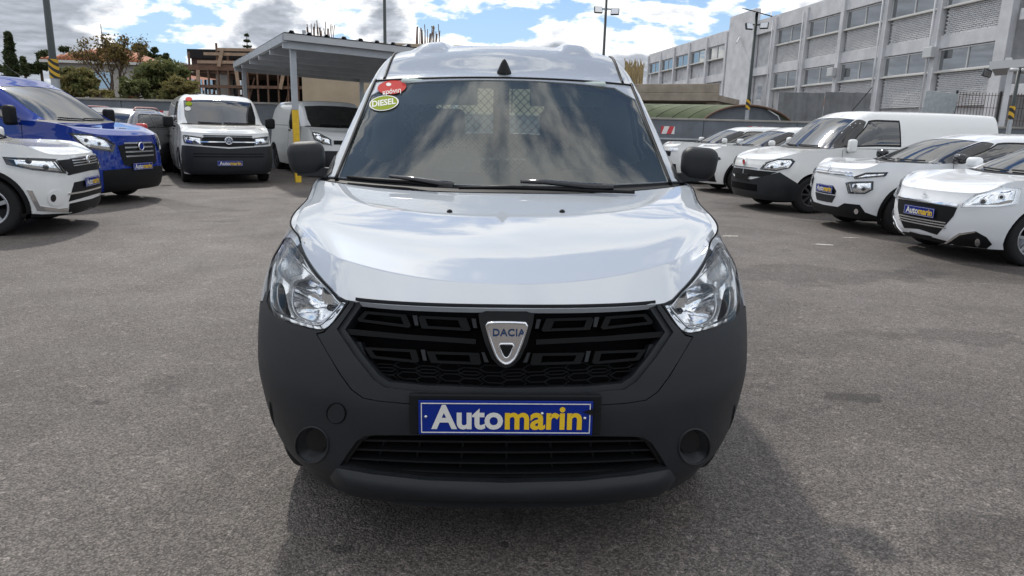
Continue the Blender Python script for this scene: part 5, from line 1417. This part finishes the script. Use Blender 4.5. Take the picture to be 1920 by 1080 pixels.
def reeds(px0, px1, py, Y, n, h, label):
    p0, p1 = at(px0, py, Y), at(px1, py, Y); root = empty('reed_clump', (p0.x, Y, 0), 0, label=label, cat='plant')
    b = MB(); zb = p0.z
    for i in range(n):
        x = random.uniform(0, p1.x-p0.x); hh = h*random.uniform(.5, 1.1); lean = random.uniform(-.25, .25)*hh
        b.tube([(x, random.uniform(-.4, .4), zb-1.5), (x+lean*.4, 0, zb+hh*.5), (x+lean, 0, zb+hh)], [.03, .05, .02], 4, False)
    b.build('stalks', REED, root, kind='stuff')
reeds(1172, 1206, 138, 50, 60, .9, 'dry reed clump above the end of the concrete ramp')

# --- green arched shed
def shed():
    c0 = at(1398, 246, 31); root = empty('arched_shed', (c0.x, 31, 0), R(14), label='low arched shed with green sheet roof and grey end wall', cat='shed')
    zs = at(1398, 246, 31).z-.3; za = at(1398, 200, 31).z; hw = 2.35; dep = 5.2; n = 20
    arc = [(hw*math.cos(t), zs+(za-zs)*math.sin(t)) for t in np.linspace(0, math.pi, n+1)]
    V = [(x, 0, z) for x, z in arc]+[(hw, 0, 0), (-hw, 0, 0)]
    mk('end_wall', V, [tuple(range(n+1))+(n+2, n+1)], WALLG, root)
    # roof runs back and to the left
    dx, dy = -5.2, 3.2; k = 9; arc2 = [(x*1.03, z+.06) for x, z in arc]
    for j in range(k):
        a, b_ = j/k, (j+1)/k-.006; V = []; F = []
        for x, z in arc2: V += [(x+dx*a, -.12+dy*a, z), (x+dx*b_, -.12+dy*b_, z)]
        for i in range(n): F.append((2*i, 2*i+1, 2*i+3, 2*i+2))
        mk('roof_strip', V, F, GREENR, root, True)
    b = MB(); b.tube([(x*1.03, -.13, z+.05) for x, z in arc], .05, 6); b.build('verge_tube', RUST, root)
    b = MB(); b.tube([(.9, -.2, zs+.1), (1.5, -.35, zs+.55), (1.35, -.2, za-.35), (.9, -.1, za-.1)], .025, 6); b.build('cable', WINF, root)
    for s in (-1, 1):
        V = [(hw*s, 0, 0), (hw*s, 0, zs), (hw*s+dx, dy, zs), (hw*s+dx, dy, 0)]; mk('side_wall', V, [(0, 1, 2, 3)], WALLG, root)
shed()

# --- corrugated fence, mesh fence and canopy at the right
def corrugated(p0, p1, h, label):
    p0 = Vector((*p0, 0)); p1 = Vector((*p1, 0)); d = p1-p0; L_ = d.length
    root = empty('sheet_fence', p0, math.atan2(d.y, d.x), label=label, cat='fence'); n = int(L_/2.0)
    for i in range(n):
        V = []; F = []; m_ = 20
        for j in range(m_+1):
            x = 2.0*i+1.98*j/m_; y = .03*math.sin(j/m_*2*math.pi*8)
            V += [(x, y, 0), (x, y, h+.06*math.sin(i*2.1))]
        for j in range(m_): F.append((2*j, 2*j+2, 2*j+3, 2*j+1))
        mk('fence_sheet', V, F, GALVD, root)
GALVD = mat('dull_sheet', (.20, .205, .21), .7, var=.25, vscale=1.5)
corrugated((11.6, 32.6), (15.6, 32.4), 3.2, 'grey corrugated sheet fence below the brick facade')
def mesh_fence(px0, px1, pyt, Y, label):
    p0, p1 = at(px0, pyt, Y), at(px1, pyt, Y); h = p0.z; root = empty('mesh_fence', (p0.x, Y, 0), 0, label=label, cat='fence'); L_ = p1.x-p0.x; b = MB()
    for i in range(int(L_/.12)): b.bar((i*.12, 0, .2), (i*.12, 0, h), .014)
    for z in np.arange(.3, h, .45): b.bar((0, .01, z), (L_, .01, z), .016)
    b.build('wire_bars', RUST, root, kind='stuff')
    for x in (0, L_/2, L_):
        b = MB(); b.bar((x, 0, 0), (x, 0, h+.05), .06); b.build('fence_post', STEEL, root)
mesh_fence(1795, 1960, 172, 27.5, 'thin upright bar fence at the right edge under the canopy')
SH2 = mat('pale_tarp', (.42, .46, .47), .7, var=.15)
p = at(1762, 195, 27); b = MB(); b.box((0, 0, 0), (1.2, .04, .85), Matrix.Rotation(R(5), 4, 'Y'), bev=.01); o = b.build('tarpaulin', SH2, None, label='pale translucent sheet leaning on the fence above the long panel van', cat='tarpaulin'); o.location = (p.x, p.y, p.z)
b = MB(); b.bar((0, 0.1, -2.6), (0, .1, .2), .06); b.build('panel_stand', STEEL, o)
def canopy():
    a = at(1858, 123, 25); root = empty('canopy', (a.x, a.y, 0), R(-35), label='white ribbed canopy roof on a grey post at the right edge', cat='canopy')
    z = a.z
    for i in range(9):
        b = MB(); b.box((.5+i*.55, 1.5, z+.10+i*.035), (.18, 5.0, .10), bev=.02); b.build('roof_rib', WINF, root)
    b = MB(); b.bar((0, 1.5, z-.02), (5, 1.5, z+.30), 5.0, .06); b.build('roof_sheet', SHEET, root)
    b = MB(); b.bar((0, -1.0, z-.08), (5, -1.0, z+.22), .12, .24); b.build('fascia', WINF, root)
    for x in (.6, 4.6):
        b = MB(); b.box((x, -.8, z/2), (.16, .16, z-.1), bev=.01); b.build('post', FAC, root)
canopy()
p = at(1850, 137, 24.9); fl_root = empty('wall_floodlight', p, 0, label='small square floodlight fixed at the canopy corner', cat='floodlight')
b = MB(); b.box((0, 0, 0), (.30, .09, .26), Matrix.Rotation(R(-20), 4, 'X') @ Matrix.Rotation(R(18), 4, 'Y'), bev=.02); b.build('lamp_housing', POLE, fl_root)
b = MB(); b.box((0, -.05, -.015), (.24, .02, .20), Matrix.Rotation(R(-20), 4, 'X') @ Matrix.Rotation(R(18), 4, 'Y')); b.build('lamp_lens', SILVER, fl_root)

# --- beige building with rebar
def beige():
    a = at(568, 200, 39); root = empty('beige_building', (a.x, 39, 0), R(6), label='beige rendered building with bare rebar on its roof behind the carport', cat='building')
    zt = at(575, 82, 39).z; L_ = 13
    b = MB(); b.box((L_/2, 5, zt/2), (L_, 10, zt)); b.build('wall', BEIGE, root)
    b = MB(); b.box((L_/2, -.05, zt+.05), (L_+.2, .5, .25), bev=.02); b.build('roof_edge', BEIGE, root)
    for x in (3.6, 7.4, 11.2):
        b = MB(); b.box((x, -.01, zt/2), (.05, .04, zt-.3)); b.build('joint', OPENING, root)
    b = MB(); b.box((6.6, -.06, zt-.55), (1.2, .12, .5), bev=.01); b.build('vent_box', BEIGE, root)
    for x0, n, hh in ((.3, 16, 1.15), (6.0, 16, 1.2), (10.6, 8, .35)):
        cl = empty('rebar_cluster', (x0, .6, zt)); cl.parent = root
        for i in range(n):
            x = i*.085; b = MB(); l = random.uniform(-.12, .12)
            b.tube([(x, random.uniform(-.3, .3), 0), (x+l, 0, hh*random.uniform(.6, 1.1))], .022 if i % 4 else .05, 5); b.build('rebar', RUST, cl)
    p = at(558, 55, 37); b = MB(); b.bar((p.x-a.x, -1.5, zt-1), (p.x-a.x, -1.5, at(558, 54, 37).z), .16); b.build('vent_pipe', GALV, root)
beige()
# --- unfinished building with timber falsework
def construction():
    a = at(362, 200, 43); root = empty('unfinished_building', (a.x, 43, 0), R(-4), label='unfinished brick building wrapped in timber falsework behind the white vans', cat='building')
    z = lambda y, Y=43: at(450, y, Y).z
    zr, zs = z(98), z(136); L_ = 7.6
    b = MB(); b.box((2.6, 3, (zr+zs)/2+.1), (5.0, 6, zr-zs-.3)); b.build('brick_storey', BRICKD, root)
    b = MB(); b.box((2.6, 3, zr-.15), (5.3, 6.3, .5)); b.build('roof_band', OPENING, root)
    b = MB(); b.box((L_/2-.6, 2.2, zs), (L_+.6, 6, .28)); b.build('slab', TIMB, root)
    b = MB(); b.box((L_/2, -.9, zs+.16), (L_+1.2, .18, .30)); b.build('edge_board', TIMB, root)
    for i in range(14):
        x = i*.58-.2; b = MB(); b.bar((x, -.95+random.uniform(-.1, .1), 0), (x+random.uniform(-.08, .08), -.9, zs+random.choice((.2, .2, 1.0, 1.5))), .09); b.build('prop', TIMB if i % 3 else RUST, root)
    for zz, x0, x1 in ((zs+.9, 1.4, 6.8), (zs+1.15, 2.2, 7.2), (zs+.45, 1.0, 7.6), (1.9, 0, 7.6), (3.2, .4, 7.6)):
        b = MB(); b.bar((x0, -1.05, zz), (x1, -1.02, zz+random.uniform(-.1, .1)), .06, .16); b.build('plank', TIMB2 if zz > zs else TIMB, root)
    for x, zz, rz in ((2.4, zs+.7, 16), (5.9, zs-.45, 14), (1.0, zs-.5, 4), (3.3, zs-.3, -6)):
        b = MB(); b.box((x, -1.12, zz), (.20, .05, 1.0), Matrix.Rotation(R(rz), 4, 'Y')); b.build('board', TIMB2, root)
    for i in range(3):
        b = MB(); b.bar((.8+i*2.2, -.6, .3), (1.9+i*2.2, -.6, zs-.3), .08); b.build('brace', TIMB, root)
    b = MB(); b.box((L_/2, 5.5, zs/2), (L_, .2, zs)); b.build('back_wall', OPENING, root)
    for i in range(4):
        w = empty('window', (.3+i*.85, -.02, zs-1.25)); w.parent = root
        b = MB(); b.box((0, 0, .4), (.74, .05, .8)); b.build('pane', BGLASS, w)
    b = MB(); b.box((1.6, .1, zs-1.9), (3.4, .2, 1.1)); b.build('low_wall', HOUSEW, root)
    b = MB(); b.box((6.6, 2.2, zs*.5), (.6, .3, zs)); b.build('column', CONC, root)
    b = MB(); b.box((2.2, -.4, zs*.5), (.75, .5, zs)); b.build('column', CONC, root)
construction()
# --- tiled house
def house():
    a = at(100, 190, 46); root = empty('tiled_house', (a.x, 46, 0), R(4), label='pale house with orange tiled hip roof behind the left trees', cat='house')
    zw = at(170, 115, 46).z; zr = at(175, 90, 49).z+.1; L_ = 5.6; Dp = 6
    b = MB(); b.box((L_/2, Dp/2, zw/2), (L_, Dp, zw)); b.build('wall', HOUSEW, root)
    rf = empty('roof'); rf.parent = root
    e = .35; A, B, C_, D_ = (-e, -e, zw), (L_+e, -e, zw), (L_+e, Dp+e, zw), (-e, Dp+e, zw); r0, r1 = (L_*.42, Dp/2, zr), (L_*.58, Dp/2, zr)
    mk('roof_deck', [A, B, C_, D_, r0, r1], [(0, 1, 5, 4), (1, 2, 5), (2, 3, 4, 5), (3, 0, 4), (3, 2, 1, 0)], TILE, rf)
    # tile rolls on the visible slope
    n = 26
    for i in range(n):
        t = (i+.5)/n; x = -e+(L_+2*e)*t; top = min(1.0, t/.46, (1-t)/.44)
        ex = x+(( r0[0] if t < .5 else r1[0])-x)*0
        b = MB(); b.tube([(x, -e-.05, zw+.04), (x, -e+(Dp/2+e)*top, zw+(zr-zw)*top+.05)], .075, 6); b.build('tile_roll', TILE, rf)
    b = MB(); b.box((L_/2, -e, zw-.06), (L_+2*e, .12, .16)); b.build('eaves_board', SILL, root)
    b = MB(); b.box((L_+2.3, 3, zw*.36), (3.6, 4, zw*.72)); b.build('annexe_wall', HOUSEW, root)
    mk('annexe_roof', [(L_+.3, .6, zw*.72), (L_+4.5, .6, zw*.66), (L_+4.3, 3.5, zw*.92), (L_+.3, 3.5, zw*.95)], [(0, 1, 2, 3)], TILE, root)
    b = MB(); b.box((L_+1.6, 2.4, zw*.96), (.42, .42, .9)); b.build('chimney', SILL, root)
    w = empty('window', (3.2, -.03, zw-1.6)); w.parent = root; b = MB(); b.box((0, 0, .5), (.9, .06, 1.0)); b.build('pane', BGLASS, w); b = MB(); b.box((0, -.06, -.05), (1.1, .14, .08)); b.build('sill', SILL, w)
    b = MB(); b.tube([(2.4, 2, zr-.6), (2.4, 2, zr+1.3)], .025, 6); b.bar((2.4, 2, zr+.8), (3.3, 2, zr+.6), .02); b.bar((2.4, 2, zr+.8), (2.7, 2, zr+.5), .015); b.build('aerial', RUST, root)
house()

# --- trees and shrubs
def leafmat(name, c1, c2):
    m, N, L, b = bs(name)
    gm = N.new('ShaderNodeNewGeometry'); n = N.new('ShaderNodeTexNoise'); n.inputs['Scale'].default_value = 1.3; n.inputs['Detail'].default_value = 5; L.new(gm.outputs['Position'], n.inputs['Vector'])
    mx = N.new('ShaderNodeMix'); mx.data_type = 'RGBA'; mr = N.new('ShaderNodeMapRange'); mr.inputs[1].default_value = .35; mr.inputs[2].default_value = .65; L.new(n.outputs[0], mr.inputs[0])
    L.new(mr.outputs[0], mx.inputs['Factor']); mx.inputs['A'].default_value = (*c1, 1); mx.inputs['B'].default_value = (*c2, 1)
    L.new(mx.outputs['Result'], b.inputs['Base Color']); b.inputs['Roughness'].default_value = .6; b.inputs['Specular IOR Level'].default_value = .25
    tr = N.new('ShaderNodeBsdfTranslucent'); L.new(mx.outputs['Result'], tr.inputs[0]); ms = N.new('ShaderNodeMixShader'); ms.inputs[0].default_value = .35
    L.new(b.outputs[0], ms.inputs[1]); L.new(tr.outputs[0], ms.inputs[2]); L.new(ms.outputs[0], N['Material Output'].inputs[0])
    return m
LEAF1 = leafmat('leaf_olive', (.13, .13, .045), (.26, .22, .085)); LEAF2 = leafmat('leaf_dark', (.035, .05, .022), (.08, .10, .04)); LEAF3 = leafmat('leaf_autumn', (.14, .10, .03), (.20, .16, .06))
LEAF4 = leafmat('leaf_green', (.085, .11, .04), (.18, .19, .075)); BARK = mat('bark', (.085, .06, .045), .9, var=.3, vscale=8); LEAFR = leafmat('leaf_red', (.13, .035, .02), (.10, .06, .025))
def leaves(name, centers, n, size, m, root):
    rs = np.random.RandomState(random.randint(0, 9999)); C = np.array(centers, float); k = max(1, n//len(C)); C = np.repeat(C, k, 0); m_ = len(C)
    unit = lambda q: q/np.maximum(np.linalg.norm(q, axis=1, keepdims=True), 1e-9)
    d = unit(rs.normal(size=(m_, 3)))*(rs.uniform(.15, 1.15, (m_, 1))**.7); P = C[:, :3]+d*C[:, [3, 3, 4]]; s = size*rs.uniform(.6, 1.4, (m_, 1))
    a = unit(rs.normal(size=(m_, 3))); b = unit(np.cross(a, rs.normal(size=(m_, 3))))
    V = np.stack([P-a*s, P+b*s*.45, P+a*s, P-b*s*.45], 1).reshape(-1, 3)
    me = bpy.data.meshes.new(name); me.vertices.add(len(V)); me.vertices.foreach_set('co', V.ravel())
    me.loops.add(len(V)); me.loops.foreach_set('vertex_index', np.arange(len(V))); me.polygons.add(m_); me.polygons.foreach_set('loop_start', np.arange(m_)*4)
    me.materials.append(m); me.update(calc_edges=True); me.validate()
    o = bpy.data.objects.new(name, me); COL.objects.link(o); o.parent = root
    return o
def tree(name, px, pyb, pyt, Y, wpx, label, m, n, clumps, size, shape='round', base_z=None, trunk=.12, group=None, leaf2=None):
    zt = at(px, pyt, Y).z; g = at(px, pyb, Y); zb = g.z if base_z is None else base_z; w = wpx/FPX*Y/2
    root = empty(name, (g.x, Y, 0), 0, label=label, cat='tree' if 'tree' in name else 'shrub', group=group); H = zt-zb; C = []
    lim = MB(); lim.tube([(0, 0, 0), (random.uniform(-.1, .1), 0, zb+H*.35), (random.uniform(-.1, .1), 0, zb+H*.75)], [trunk, trunk*.75, trunk*.3], 7)
    for i in range(clumps):
        if shape == 'column':
            t = (i+.5)/clumps; c = (random.uniform(-.15, .15)*w, random.uniform(-.2, .2)*w, zb+H*t, w*(1.0-.75*t)+.08, H/clumps*1.1)
        else:
            a = random.uniform(0, 6.28); rr = w*.72*math.sqrt(random.random()); zz = zb+H*random.uniform(.18, .86); k = 1-.5*abs((zz-zb)/H-.45)
            c = (rr*math.cos(a)*k, rr*math.sin(a)*k, zz, w*random.uniform(.16, .30), H*random.uniform(.07, .13))
            lim.tube([(0, 0, zb+H*.3), (c[0]*.6, c[1]*.6, (zb+H*.3+c[2])/2), c[:3]], [trunk*.4, trunk*.22, trunk*.08], 5)
        C.append(c)
    lim.build('trunk', BARK, root); leaves('crown', C, n, size, m, root)
    if leaf2: leaves('crown', C[::3], n//4, size, leaf2, root)
    return root
def bare_tree(px, pyb, pyt, Y, wpx, label):
    g = at(px, pyb, Y); zt = at(px, pyt, Y).z; root = empty('bare_tree', (g.x, Y, 0), 0, label=label, cat='tree'); w = wpx/FPX*Y/2
    lim = MB(); tips = []; z0 = g.z-.6
    def grow(p, d, L_, r, lev):
        q = p+d*L_; lim.tube([p, (p+q)/2+Vector((random.uniform(-.05, .05), 0, 0))*L_, q], [r, r*.8, r*.6], 5, False)
        if lev == 0: tips.append(q); return
        tips.append(q)
        for k in range(3 if lev > 1 else 4):
            nd = (d+Vector((random.uniform(-.55, .55), random.uniform(-.4, .4), random.uniform(-.05, .45)))).normalized()
            grow(q, nd, L_*random.uniform(.55, .85), r*.6, lev-1)
    H = zt-z0
    lim.tube([(0, 0, 0), (0, 0, z0)], .12, 6)
    for d in ((-.32, 0, 1), (.05, .1, 1), (.30, 0, 1), (-.08, -.2, 1)): grow(Vector((0, 0, z0)), Vector(d).normalized(), H*.27, .06, 4)
    lim.build('trunk', BARK, root)
    C = [(t.x, t.y, t.z, .22, .22) for t in tips]; leaves('crown', C, 2600, .075, LEAF3, root)
bare_tree(222, 190, 42, 34, 90, 'thin half bare tree with few leaves before the tiled house')
tree('bushy_tree', 152, 200, 120, 29, 92, 'olive green bushy tree left of the half bare tree', LEAF1, 5200, 60, .085, leaf2=LEAF4)
tree('bushy_tree', 192, 202, 166, 26.5, 56, 'low olive shrub tree below the half bare tree trunk', LEAF1, 2200, 26, .08)
tree('bushy_tree', 308, 202, 106, 30, 130, 'broad green bushy tree right of the half bare tree', LEAF4, 7600, 70, .085, leaf2=LEAF1)
tree('bushy_tree', 254, 203, 142, 27.5, 66, 'dense low green tree above the wall left of the white van', LEAF4, 3300, 40, .08, leaf2=LEAF4)
tree('bushy_tree', 335, 203, 142, 27, 84, 'round green shrub above the wall next to the white van', LEAF1, 4200, 40, .08)
tree('red_shrub', 250, 202, 180, 25, 26, 'small reddish shrub just above the grey wall', LEAFR, 900, 8, .07)
tree('round_tree', 277, 140, 80, 60, 55, 'rounded dark green tree crown behind the tiled house', LEAF2, 5000, 26, .16)
tree('round_tree', 312, 140, 98, 62, 30, 'small dark tree crown right of the rounded tree', LEAF2, 2400, 14, .15)
tree('cypress_tree', 24, 140, 63, 55, 22, 'narrow tall dark cypress at the left edge', LEAF2, 5200, 14, .13, 'column')
tree('cypress_tree', 47, 140, 108, 58, 14, 'short thin cypress beside the tall one', LEAF2, 1600, 8, .12, 'column')
tree('round_tree', 80, 145, 92, 52, 50, 'dark spreading tree behind the left lamp post', LEAF2, 3800, 22, .14)
tree('round_tree', 15, 150, 118, 60, 60, 'low dark tree at the left edge under the cypress', LEAF2, 3200, 18, .15)
tree('round_tree', 128, 130, 86, 62, 34, 'sparse dark tree top left of the house ridge', LEAF2, 1300, 12, .14)
def conifer(px, pyb, pyt, Y, wpx, label):
    g = at(px, pyb, Y); zt = at(px, pyt, Y).z; root = empty('pine_tree', (g.x, Y, 0), 0, label=label, cat='tree'); w = wpx/FPX*Y/2; lim = MB(); lim.tube([(0, 0, 0), (0, 0, zt)], [.2, .03], 6); C = []
    H = zt-g.z+1.5; n = 12
    for i in range(n):
        t = i/(n-1); z = zt-H*t; r = .08+w*t
        for k in range(6):
            a = k*1.05+i; e = (r*math.cos(a), r*math.sin(a), z-.12*r+.12); lim.tube([(0, 0, z), e], [.04, .012], 4)
            for s in (.45, .7, .95): C.append((e[0]*s, e[1]*s, z, .16, .10))
    lim.build('trunk', BARK, root); leaves('crown', C, 2600, .10, LEAF2, root)
conifer(467, 150, 66, 66, 46, 'small pointed conifer behind the unfinished building')
conifer(443, 150, 96, 67, 22, 'tiny conifer top left of the pointed conifer')
# distant ground cover beyond the wall
hl = [(-160, 95), (-120, 100), (-90, 104), (-60, 110), (-20, 120), (30, 130), (90, 140)]
V = []; F = []
for i, (x, y) in enumerate(hl): V += [(x, y, -1), (x, y, 3.2+1.2*math.sin(i*1.7)), (x, y+40, -1)]
for i in range(len(hl)-1): F += [(3*i, 3*i+3, 3*i+4, 3*i+1), (3*i+1, 3*i+4, 3*i+5, 3*i+2)]
mk('hills', V, F, mat('far_green', (.05, .06, .03), .95, var=.4, vscale=.15))['kind'] = 'structure'
b = MB()
p0, p1 = at(0, 112, 40), at(52, 150, 40)
b.tube([p0, (p0+p1)/2-Vector((0, 0, .1)), p1], .012, 5); b.build('overhead_cable', POLE, None, label='thin overhead cable sloping down at the left edge', cat='cable')
def asphalt():
    m, N, L, b = bs('asphalt')
    tc = N.new('ShaderNodeTexCoord').outputs['Object']
    def noise(sc, det=4, r=.5, dist=0):
        n = N.new('ShaderNodeTexNoise'); n.inputs['Scale'].default_value = sc; n.inputs['Detail'].default_value = det; n.inputs['Roughness'].default_value = r
        n.inputs['Distortion'].default_value = dist
        L.new(tc, n.inputs['Vector']); return n.outputs[0]
    def mr(x, a, b_, c, d, smooth=False):
        n = N.new('ShaderNodeMapRange'); L.new(x, n.inputs[0])
        if smooth: n.interpolation_type = 'SMOOTHSTEP'
        for i, v in enumerate((a, b_, c, d)): n.inputs[i+1].default_value = v
        return n.outputs[0]
    def mul(x, y, op='MULTIPLY'):
        n = N.new('ShaderNodeMath'); n.operation = op
        for i, v in enumerate((x, y)):
            if hasattr(v, 'is_output'): L.new(v, n.inputs[i])
            else: n.inputs[i].default_value = v
        return n.outputs[0]
    vo = N.new('ShaderNodeTexVoronoi'); vo.inputs['Scale'].default_value = 135; L.new(tc, vo.inputs['Vector'])
    sep = N.new('ShaderNodeSeparateColor'); L.new(vo.outputs['Color'], sep.inputs[0])
    stone = mr(sep.outputs[0], 0, 1, .48, 1.6)
    vo2 = N.new('ShaderNodeTexVoronoi'); vo2.inputs['Scale'].default_value = 42; L.new(tc, vo2.inputs['Vector'])
    sep2 = N.new('ShaderNodeSeparateColor'); L.new(vo2.outputs['Color'], sep2.inputs[0])
    chip = mr(sep2.outputs[1], .90, .97, 1.0, 1.45)
    gap = mr(vo.outputs['Distance'], .25, .75, 1.12, .62)
    big = mr(noise(.45, 5, .6, .4), .32, .68, .74, 1.20)
    mid = mr(noise(3.2, 6, .65), .3, .7, .88, 1.12)
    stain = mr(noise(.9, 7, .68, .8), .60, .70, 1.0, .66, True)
    patch = mr(noise(.22, 3, .55, 1.0), .55, .585, 1.0, .74, True)
    warp = N.new('ShaderNodeTexNoise'); warp.inputs['Scale'].default_value = 1.1; warp.inputs['Detail'].default_value = 7; warp.inputs['Roughness'].default_value = .65; L.new(tc, warp.inputs['Vector'])
    wv = N.new('ShaderNodeVectorMath'); wv.operation = 'SUBTRACT'; L.new(warp.outputs['Color'], wv.inputs[0]); wv.inputs[1].default_value = (.5, .5, .5)
    warp2 = N.new('ShaderNodeTexNoise'); warp2.inputs['Scale'].default_value = 11; warp2.inputs['Detail'].default_value = 6; warp2.inputs['Roughness'].default_value = .7; L.new(tc, warp2.inputs['Vector'])
    wv2 = N.new('ShaderNodeVectorMath'); wv2.operation = 'SUBTRACT'; L.new(warp2.outputs['Color'], wv2.inputs[0]); wv2.inputs[1].default_value = (.5, .5, .5)
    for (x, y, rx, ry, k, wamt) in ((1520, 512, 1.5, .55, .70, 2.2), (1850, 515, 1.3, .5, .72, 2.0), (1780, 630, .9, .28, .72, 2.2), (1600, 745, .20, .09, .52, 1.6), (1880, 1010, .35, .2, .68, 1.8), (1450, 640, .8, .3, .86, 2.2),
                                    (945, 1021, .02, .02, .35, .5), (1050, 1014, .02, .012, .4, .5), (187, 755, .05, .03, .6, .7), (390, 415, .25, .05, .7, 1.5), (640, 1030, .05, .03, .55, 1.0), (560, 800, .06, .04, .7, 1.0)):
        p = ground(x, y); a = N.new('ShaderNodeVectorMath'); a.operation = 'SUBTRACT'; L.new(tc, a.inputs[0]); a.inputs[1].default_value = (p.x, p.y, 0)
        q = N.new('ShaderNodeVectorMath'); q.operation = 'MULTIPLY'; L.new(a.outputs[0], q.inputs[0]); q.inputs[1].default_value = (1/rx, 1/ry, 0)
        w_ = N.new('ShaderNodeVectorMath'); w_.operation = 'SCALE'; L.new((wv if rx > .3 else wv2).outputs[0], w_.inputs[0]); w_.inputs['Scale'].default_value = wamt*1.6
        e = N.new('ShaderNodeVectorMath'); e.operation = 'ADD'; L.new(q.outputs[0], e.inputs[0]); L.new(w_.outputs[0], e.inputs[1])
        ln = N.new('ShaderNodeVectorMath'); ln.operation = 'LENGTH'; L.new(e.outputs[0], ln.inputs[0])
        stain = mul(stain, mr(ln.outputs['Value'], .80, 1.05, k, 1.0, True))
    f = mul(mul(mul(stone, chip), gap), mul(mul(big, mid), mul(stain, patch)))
    col = N.new('ShaderNodeVectorMath'); col.operation = 'SCALE'
    hue = N.new('ShaderNodeMix'); hue.data_type = 'RGBA'
    L.new(sep.outputs[2], hue.inputs['Factor']); hue.inputs['A'].default_value = (.146, .126, .112, 1); hue.inputs['B'].default_value = (.146, .132, .121, 1)
    L.new(hue.outputs['Result'], col.inputs[0]); L.new(f, col.inputs['Scale']); L.new(col.outputs[0], b.inputs['Base Color'])
    L.new(mr(noise(1.4, 5, .6), .3, .7, .62, .80), b.inputs['Roughness']); b.inputs['Specular IOR Level'].default_value = .35
    bp = N.new('ShaderNodeBump'); bp.inputs['Strength'].default_value = .75; bp.inputs['Distance'].default_value = .006
    hsum = mul(mul(vo.outputs['Distance'], -1.0), mul(noise(260, 2), .5), 'ADD')
    L.new(hsum, bp.inputs['Height']); L.new(bp.outputs[0], b.inputs['Normal'])
    return m
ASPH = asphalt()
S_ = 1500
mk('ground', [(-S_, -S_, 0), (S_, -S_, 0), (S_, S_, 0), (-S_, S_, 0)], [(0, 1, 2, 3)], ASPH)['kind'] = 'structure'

MARKM = mat('worn_road_paint', (.46, .44, .40), .8, var=.25, vscale=14)
def paint_mark(px, py, w, d, rz, label):
    p = ground(px, py); n = 18; rs = random.Random(px); V = [(0, 0, 0)]; F = []
    for i in range(n):
        t = 2*math.pi*i/n; k = rs.uniform(.55, 1.1); V.append((w/2*math.cos(t)*k, d/2*math.sin(t)*k, 0))
    for i in range(n): F.append((0, 1+i, 1+(i+1) % n))
    o = mk('paint_mark', V, F, MARKM); o.location = (p.x, p.y, .004); o.rotation_euler = (0, 0, rz)
    tag(o, label, 'road marking')
paint_mark(1368, 443, .32, .10, .1, 'worn white paint dab on the asphalt beside the right headlight')
paint_mark(1594, 446, .30, .06, .1, 'worn pale paint streak on the asphalt before the second hatchback')
paint_mark(1545, 459, .36, .10, -.1, 'faded pale patch on the asphalt left of the paint streak')
